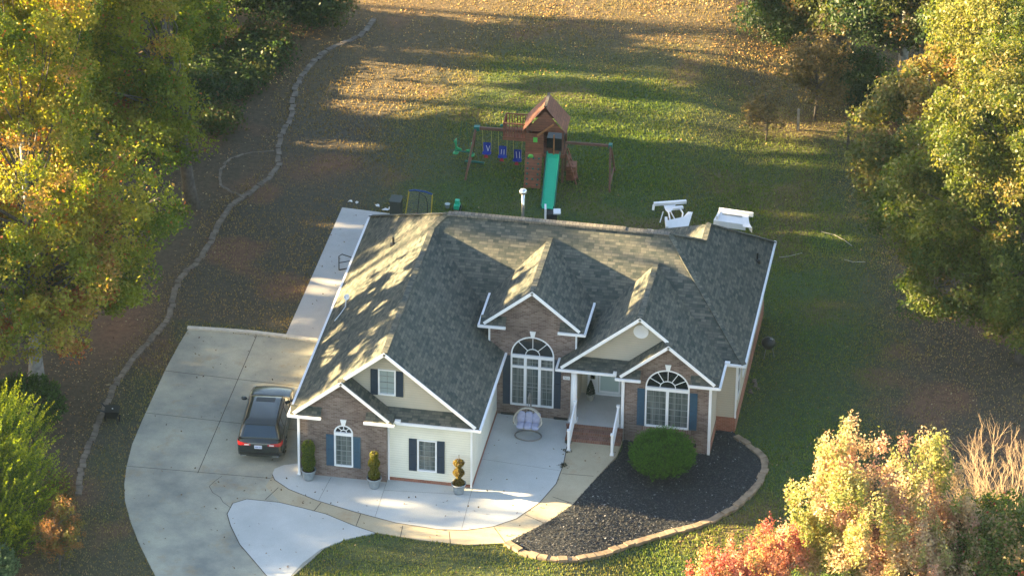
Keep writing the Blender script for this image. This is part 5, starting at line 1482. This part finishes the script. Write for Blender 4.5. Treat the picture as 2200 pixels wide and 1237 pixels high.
T1 = tree('oak_tree', 'tall yellow green oak at the left with its pale trunk foot above the evergreen shrub', 'tree', (-12.5, 5.06), 17, .33,
     [(-1.5, 0, 10, 5.0, 5.0, 5.5), (.6, -1.0, 6.6, 3.9, 3.4, 2.4), (2.2, .6, 6.0, 3.0, 3.2, 3.4), (-1, 1, 15, 3.8, 4, 3.5), (-6, -1.5, 8, 4.2, 4, 5), (2.6, 2.4, 9.5, 2.8, 3.2, 3.4), (0, -2.6, 4.7, 3.6, 2.3, 1.7), (-1, 1.5, 19, 4.4, 5, 4.2), (-1.5, 4.6, 17, 3.4, 3.6, 2.9), (4.4, 2.6, 8.8, 2.1, 2.4, 3.2)], 1560, 225000, .165, G1, W1, 11, nl=90, bark='pale_bark')
T2 = tree('oak_tree', 'green oak whose bare foot shows beside the stone border loop', 'tree', (-9.61, 22.41), 15, .34,
     [(-3.0, .3, 8.6, 3.4, 3.8, 4.6), (-3.2, -1.4, 4.6, 2.9, 3.0, 2.6), (-1.3, -.6, 5.4, 1.9, 2.0, 2.2), (-.5, -1.0, 4.1, 1.5, 1.5, 1.4), (-2.3, -2.2, 4.3, 2.5, 2.0, 1.8), (-4.6, -2, 3.9, 2.6, 2.0, 2.0), (-6.2, 0, 8.0, 4.0, 4.2, 5.6), (-3.5, 0, 13, 3.4, 3.4, 2.6), (-3.8, -1.0, 17, 3.6, 4.4, 3.6)], 1100, 155000, .165, G1, [.36, .34, .18, .08, .04], 12, top=(-1.2, .2, 11), nl=70)
T3 = tree('oak_tree', 'broad pale yellow oak filling the upper left edge of the frame', 'tree', (-18.5, 16.5), 17, .24,
     [(0, 0, 10.5, 5.2, 4.2, 6.2), (2.5, 0, 7.5, 3.4, 3.2, 3.6), (-2, 1, 15.5, 4, 3.4, 3), (-.5, -1, 19, 4.4, 4.6, 4), (.5, -3.6, 6.8, 3.2, 3.0, 3.2)], 1020, 138000, .17, G1, [.14, .26, .34, .19, .07], 13, nl=36)
T4 = tree('oak_tree', 'green oak behind the others near the top left corner', 'tree', (-14.5, 31.0), 14, .32,
     [(0, 0, 8, 4.8, 3.2, 4.2), (2.4, -.5, 5.8, 2.6, 2.2, 2.0), (-2.5, 4, 7, 3, 3, 3)], 520, 62000, .17, G1, [.34, .30, .22, .10, .04], 14, nl=50)
T5 = tree('oak_tree', 'oak with a drooping green bough at the top edge left of the path', 'tree', (-13.5, 42.0), 12, .3,
     [(0, 0, 6.2, 3.4, 2.0, 3.6), (1.2, -4.4, 3.2, 1.3, 1.3, 1.1), (.8, -2.2, 4.2, 1.3, 1.3, 1.2)], 320, 36000, .17, G1, [.34, .36, .2, .07, .03], 15, nl=40)
# shaded undergrowth along the upper left wood edge
us = [(-11.6, 32.4, 1.9, 2.1, 'bluish green sapling left of the path bend'), (-12.8, 35.4, 2.2, 2.0, 'dark sapling in the middle of the upper left thicket'), (-9.6, 38.9, 1.7, 1.2, 'dark rounded low shrub close to the top of the stone border'),
      (-7.9, 42.2, 1.9, 2.4, 'dark shrub at the very top beside the border end'), (-10.6, 41.9, 2.2, 3.6, 'dark tall shrub behind the drooping oak bough'), (-13.4, 38.4, 2.2, 2.3, 'tall brown green sapling between the oaks at the top left'), (-12.4, 27.4, 1.7, 2.4, 'low olive bush under the green oak left of the stone loop'),
      (-10.1, 34.6, 1.5, 1.2, 'low dark bush at the wood edge below the two upper saplings'), (-9.8, 36.8, 1.5, 1.3, 'low dark bush in the bend of the border beside the rounded shrub'), (-10.2, 30.2, 1.2, 1.4, 'small dark bush just above the stone loop')]
for i, (x_, y_, r_, h_, lb) in enumerate(us):
    tree('understory_shrub', lb, 'shrub', (x_, y_), h_, .06, [(0, 0, h_ * .52, r_, r_, h_ * .46)], 110, int(2600 * r_ * r_ * .75), .18, DK, WD, 40 + i, nl=25, shell=.3, group='shaded undergrowth at the wood edge', gates=False, noise_s=1.5)
# right hand side
tree('oak_tree', 'huge dark green oak overhanging the right edge of the lawn', 'tree', (30.2, 16.4), 16, .42,
     [(-2.3, 1, 7.6, 4.6, 4.4, 4.2), (-4.0, 2.2, 5.4, 2.8, 2.8, 2.6), (0, 0, 12, 5, 5, 3.6), (-1.3, -2.4, 5.6, 3.0, 2.6, 2.2), (-2.6, -1.2, 4.4, 3.4, 2.8, 2.2), (.6, -2.6, 4.2, 2.6, 2.4, 2.2), (-5.2, 3.2, 5.0, 2.4, 2.4, 2.4)], 1200, 150000, .165, [(.045, .075, .014), (.085, .11, .018), (.14, .14, .03), (.19, .15, .045)], [.36, .34, .2, .1], 21, nl=90)
tree('oak_tree', 'orange brown tinged oak left of the huge green one', 'tree', (24.6, 26.4), 11, .28,
     [(-.5, 0, 5.4, 3.3, 3.2, 3.2), (-1.3, -.3, 3.4, 2.0, 2.2, 1.8), (.8, .5, 7.4, 2.8, 2.8, 2.4)], 330, 30000, .19, [(.10, .12, .03), (.15, .145, .04), (.21, .16, .05), (.20, .12, .045)], [.25, .3, .28, .17], 22, nl=60)
tree('oak_tree', 'sunlit yellow oak in the top right corner', 'tree', (30.0, 29.0), 15, .34,
     [(-1.2, 0, 9.6, 4.6, 4.4, 4.4), (-2.4, .5, 6.4, 3.2, 3.0, 2.8)], 520, 66000, .165, [(.07, .10, .02), (.13, .15, .03), (.19, .19, .045), (.26, .18, .06)], [.25, .35, .28, .12], 23, nl=60)
tree('oak_tree', 'dark green oak at the top edge with a sunlit pale trunk', 'tree', (22.2, 41.2), 11, .30,
     [(-1.0, -.4, 5.0, 3.4, 3.0, 2.7), (1.8, 0, 6.4, 3.2, 3.2, 3.2)], 360, 34000, .19, DK, [.3, .3, .3, .1], 24, nl=50, bark='pale_bark')
tree('oak_tree', 'dark oak at the top edge right of the leafy slope', 'tree', (18.8, 43.6), 9, .22,
     [(0, 0, 4.2, 3.4, 2.6, 2.8), (-2.4, .6, 3.2, 1.9, 1.8, 1.7)], 280, 24000, .19, DK, [.35, .35, .2, .1], 25, nl=40)
tree('oak_tree', 'green oak closing the gap behind the metal shed', 'tree', (27.5, 36.5), 12, .3,
     [(0, 0, 6.5, 4.0, 3.6, 4.0)], 260, 22000, .19, DK, [.35, .3, .25, .1], 26, nl=40)
tree('young_tree', 'thin brown half bare tree standing before the top right woods', 'tree', (18.3, 37.6), 5, .07,
     [(0, 0, 3.6, 1.7, 1.6, 2.0), (.5, 0, 1.8, 1.5, 1.4, 1.1), (-1.0, 0, 2.4, 1.1, 1.0, 1.0)], 150, 4300, .15, BR, [.2, .3, .3, .2], 27, nl=60, shell=.2, clr=(.3, .5))
tree('young_tree', 'smaller thin brown tree left of the pale fence post', 'tree', (16.2, 35.0), 3.2, .05,
     [(0, 0, 1.8, 1.3, 1.2, 1.3), (-.6, .3, 1.2, .8, .8, .7)], 80, 1700, .14, BR, [.2, .3, .3, .2], 28, nl=40, shell=.2, clr=(.3, .5))
for i, (x_, y_, r_, h_, lb) in enumerate([(21.6, 38.6, 2.0, 2.2, 'dark low shrub below the sunlit oak trunk at the top right'), (24.2, 35.0, 2.0, 3.2, 'dark shrub between the metal shed and the sunlit trunk'), (15.6, 46.4, 2.4, 2.6, 'dark shrub at the top edge left of the dark oaks'),
        (19.8, 41.4, 1.8, 2.0, 'low dark shrub before the dark oaks at the top right'), (22.2, 31.6, 1.3, 1.7, 'olive shrub at the foot of the orange brown oak')]):
    tree('understory_shrub', lb, 'shrub', (x_, y_), h_, .06, [(0, 0, h_ * .52, r_, r_, h_ * .46)], 110, int(2300 * r_ * r_ * .75), .18, DK, WD, 90 + i, nl=25, shell=.3, group='shaded undergrowth at the wood edge', gates=False, noise_s=1.5)
# lower right
tree('pear_tree', 'bushy peach and yellow leaved tree glowing at the lower right', 'tree', (25.4, -6.0), 9, .16,
     [(.3, 0, 5.3, 4.0, 3.4, 3.3), (-1.2, 0, 7.6, 1.9, 1.7, 1.7), (1.6, .6, 7.2, 1.6, 1.5, 1.6), (-2.9, -.5, 4.0, 1.4, 1.4, 1.7), (3, 0, 5, 1.8, 1.6, 1.8), (1.5, -1.5, 3.2, 3.2, 2.4, 2.2), (4.0, .6, 3.8, 1.9, 1.8, 1.8)], 700, 80000, .135, PE, [.20, .29, .31, .20], 31, nl=90, clr=(.35, .6), spike=.55, flat=.9, noise_s=2.2, jit=.3, shell=.35)
tree('pear_tree', 'smaller coral red leaved tree at the bottom edge', 'tree', (20.7, -8.2), 6, .1,
     [(0, 0, 3.0, 2.2, 1.9, 1.9), (.3, .2, 4.9, .75, .7, 1.1), (1.5, .2, 4.3, .8, .7, 1.0), (-2.0, 0, 3.0, .7, .7, 1.4), (-.6, .2, 4.6, .7, .7, 1.1)], 260, 24000, .12, RD, [.3, .3, .2, .2], 32, nl=60, clr=(.3, .5), spike=.5, flat=.9, shell=.3)
tree('broadleaf_shrub', 'green and reddish shrub below the bare twigs at the lower right', 'shrub', (30.6, -5.0), 6, .12,
     [(0, 0, 3.2, 3.2, 2.8, 2.6), (-2.5, -1, 2.4, 2.0, 1.8, 1.8)], 260, 20000, .17, [(.07, .12, .02), (.14, .17, .04), (.28, .20, .09), (.32, .08, .06)], [.35, .35, .15, .15], 33, nl=50, shell=.4)
# bare twiggy shrub
def bare(name, label, base, h, spread, n, seed):
    random.seed(seed); t = thing(name, label, 'shrub', (base[0], base[1], g(*base)))
    mb = MB()
    def grow(p, d, L, r, dep):
        q = p + d * L; m_ = p.lerp(q, .5) + Vector((random.uniform(-1, 1), random.uniform(-1, 1), 0)) * L * .06
        mb.tube([p, m_, q], [r, r * .8, r * .55], 4, False)
        if dep == 0: return
        for _ in range(random.randint(2, 4)):
            nd = (d + Vector((random.uniform(-1, 1), random.uniform(-1, 1), random.uniform(-.3, .7))) * .65).normalized()
            grow(p.lerp(q, random.uniform(.5, 1)), nd, L * random.uniform(.55, .85), r * .6, dep - 1)
    for k in range(n):
        a = random.uniform(0, 2 * PI); s = random.uniform(.1, 1) * spread
        grow(Vector((math.cos(a) * s * .3, math.sin(a) * s * .3, 0)), Vector((math.cos(a) * s * .42, math.sin(a) * s * .42, 1)).normalized(), h * random.uniform(.3, .45), .03, 4)
    mb.build('branches', M['twig'], t)
    return t
bare('bare_shrub', 'leafless tan shrub of fine twigs at the right edge', (30.6, 1.4), 4.6, 2.6, 24, 5)
# lower left shrubs
def plume(name, label, base, lobes, n, seed, pal, L=.55, ls=.085):
    """golden cypress: many upswept fronds made of small leaf scales"""
    global rng
    rng = np.random.default_rng(seed)
    t = thing(name, label, 'shrub', (base[0], base[1], g(*base)))
    lob = np.array(lobes, float); li = rng.integers(0, len(lob), n)
    d = rng.normal(size=(n, 3)); d /= np.linalg.norm(d, axis=1)[:, None]; d[:, 2] = np.abs(d[:, 2]) * np.where(rng.random(n) < .75, 1, -.6)
    c = lob[li, :3] + d * lob[li, 3:6] * rng.uniform(.6, 1.0, n)[:, None]
    ax = d * .75 + np.array([.1, 0, .75]); ax += rng.normal(size=(n, 3)) * .18; ax /= np.linalg.norm(ax, axis=1)[:, None]
    m = 34; u = np.tile(np.linspace(0, 1, m), n); k = np.repeat(np.arange(n), m)
    ln = L * rng.uniform(.6, 1.35, n)
    C = c[k] + ax[k] * (u * ln[k])[:, None] + rng.normal(size=(n * m, 3)) * (.065 * (1 - u) + .012)[:, None]
    tcol = np.array(pal[0]) * (1 - u[:, None]) + np.array(pal[1]) * u[:, None]
    col = tcol * rng.uniform(.75, 1.25, n)[k][:, None]
    V, F, c4 = leaf_quads(C, ls, 0, d[k] * .9 + np.array([0, 0, .4]), col, .5)
    fast_mesh('foliage', V, F, M['leaf'], c4, t)
    mb = MB(); limbs(mb, (0, 0, -.1), (0, 0, lob[:, 2].max()), .09, [tuple(q) for q in c[:30]]); mb.build('stem', [M['bark'], M['bark']], t)
    return t
plume('golden_cypress', 'large feathery golden green evergreen at the lower left edge', (-11.5, -5.4), [(0, 0, 3.2, 2.3, 2.2, 2.6), (.5, -.4, 1.7, 2.2, 2.1, 1.7), (-1.5, 0, 3, 2.2, 2, 2.2), (.3, -1.6, 1.3, 2.3, 2.0, 1.4), (.2, -2.6, .6, 2.2, 1.4, 1.2)], 2700, 61, [(.026, .075, .008), (.25, .30, .012)], .95, .085)
plume('round_evergreen', 'dark green rounded evergreen behind the golden one below the oak trunk', (-12.0, 1.2), [(0, 0, 1.3, 1.7, 1.6, 1.5)], 900, 62, [(.02, .05, .010), (.06, .12, .018)], .3)
tree('autumn_shrub', 'rust brown airy shrub at the bottom left', 'shrub', (-7.9, -8.6), 3.2, .05, [(0, 0, 1.5, 1.15, 1.1, 1.3), (-.1, .9, 2.0, .8, .8, 1.1)], 200, 8500, .085, [(.11, .09, .02), (.20, .11, .035), (.25, .13, .05), (.13, .12, .03)], [.25, .3, .25, .2], 63, nl=60, shell=.2, clr=(.2, .35), spike=.2)
tree('autumn_shrub', 'low reddish brown shrub left of the stone border end', 'shrub', (-9.0, -4.6), 2.4, .04, [(0, 0, 1.1, .8, 1.2, 1.0)], 120, 4200, .08, [(.12, .08, .03), (.20, .10, .04), (.10, .09, .03)], [.3, .4, .3], 64, nl=50, shell=.2, clr=(.2, .3), spike=.2)
plume('pale_juniper', 'pale grey green low juniper in the bottom left corner', (-10.7, -10.3), [(0, 0, .7, 1.5, 1.3, .9)], 700, 65, [(.07, .12, .05), (.20, .27, .12)], .26)
# round boxwood
bw = plume('round_shrub', 'clipped round green shrub in the black mulch before the arched window', (15.45, 3.75), [(0, 0, 1.02, 1.36, 1.3, 1.0), (0, 0, .8, 1.4, 1.35, .8)], 3600, 66, [(.014, .050, .006), (.080, .20, .016)], .34, .06)

bw.scale = (.94, .94, .96)

# weeds in the joint by the steps
for i, (x_, y_) in enumerate(((11.22, 4.9), (11.27, 4.2), (11.3, 3.0))):
    t = thing('weed', ['small weed in the patio joint nearest the steps', 'weed in the patio joint between two others', 'weed in the patio joint farthest from the steps'][i], 'weed', (x_, y_, .045), 0, 'weeds in the patio joint')
    n = 90; C = rng.normal(size=(n, 3)) * np.array([.08, .08, .02]) + np.array([0, 0, .03])
    V, F, c4 = leaf_quads(C, .07, 0, np.array([0, 0, 1.]), np.array([[.05, .05, .03]]) * rng.uniform(.5, 1.4, n)[:, None]); fast_mesh('leaves', V, F, M['litter'], c4, t)

# unseen oaks beyond the left edge, placed and shaped to shade lawn and house
for i, (x_, y_, ry_, z0_, z1_) in enumerate([(-33, -14, 4.5, 1, 12), (-36, -7.5, 4.0, 1, 13), (-33, -1.0, 4.0, 1, 13.6), (-37, 4.5, 4, 1, 10.6), (-33, 10, 4.2, 1, 12.0), (-37, 16, 4.5, 1, 13.6),
                                  (-33, 22, 4.2, 1, 12.0), (-36, 27, 2.8, 1, 15), (-40, -4.2, 3.6, 2, 15), (-41, 1.2, 3.4, 2, 13.5), (-41, 7.4, 3.4, 2, 11.8), (-41, 13, 3.6, 2, 14.4), (-41, 19, 3.6, 2, 14.6), (-41, 24.6, 3.2, 2, 18.6), (-41, 29.0, 2.2, 2, 19.5), (-45, 27, 3.0, 3, 20.5), (-47, -6.5, 3.4, 3, 16.8), (-47, -2.0, 3.2, 3, 16.4), (-47, 2.6, 3.2, 3, 17),
                                  (-38, 41.6, 1.6, 1, 12.6), (-36, 31.2, .8, 1, 14), (-42, 38.6, 3.2, 14.6, 21), (-40, 33.5, 3.2, 16.5, 22), 
                                   (-45, 9.6, .6, 21.0, 23.0), (-45, 10.9, .7, 20.6, 22.6), (-38, 38.2, .22, 1, 18), (-40, 48.6, 2.4, 13.5, 20), (-42, 43.5, 3.0, 17.2, 24)]):
    zc_ = (z0_ + z1_) / 2
    tree('shade_oak', 'unseen oak placed beyond the left edge to cast shade', 'tree', (x_, y_), z1_, .25 if z0_ < 5 else .3,
         [(0, 0, zc_, max(1.5, ry_ * .8), ry_, (z1_ - z0_) / 2)], 160, 10500 if ry_ > 2 else (4200 if ry_ > .5 else 1500), .42, DK, WD, 80 + i, nl=16, shell=.2, clr=(.55, .85) if ry_ > .5 else (.15, .2), group='unseen shade casting oaks beyond the left edge')
# ------------------------------------------------------------------ very thin bluish haze volume, added to lift the darkest shade
mb = MB(); mb.box(-960, 960, -960, 960, -1.6, 112)
hm = bpy.data.materials.new('haze'); hm.use_nodes = True
hn = hm.node_tree; hn.nodes.remove(hn.nodes['Principled BSDF'])
pv = hn.nodes.new('ShaderNodeVolumePrincipled')
pv.inputs['Color'].default_value = (.52, .78, 1.0, 1)
pv.inputs['Density'].default_value = .00003
hn.links.new(pv.outputs[0], hn.nodes['Material Output'].inputs['Volume'])
tag(mb.build('haze', hm), kind='stuff')
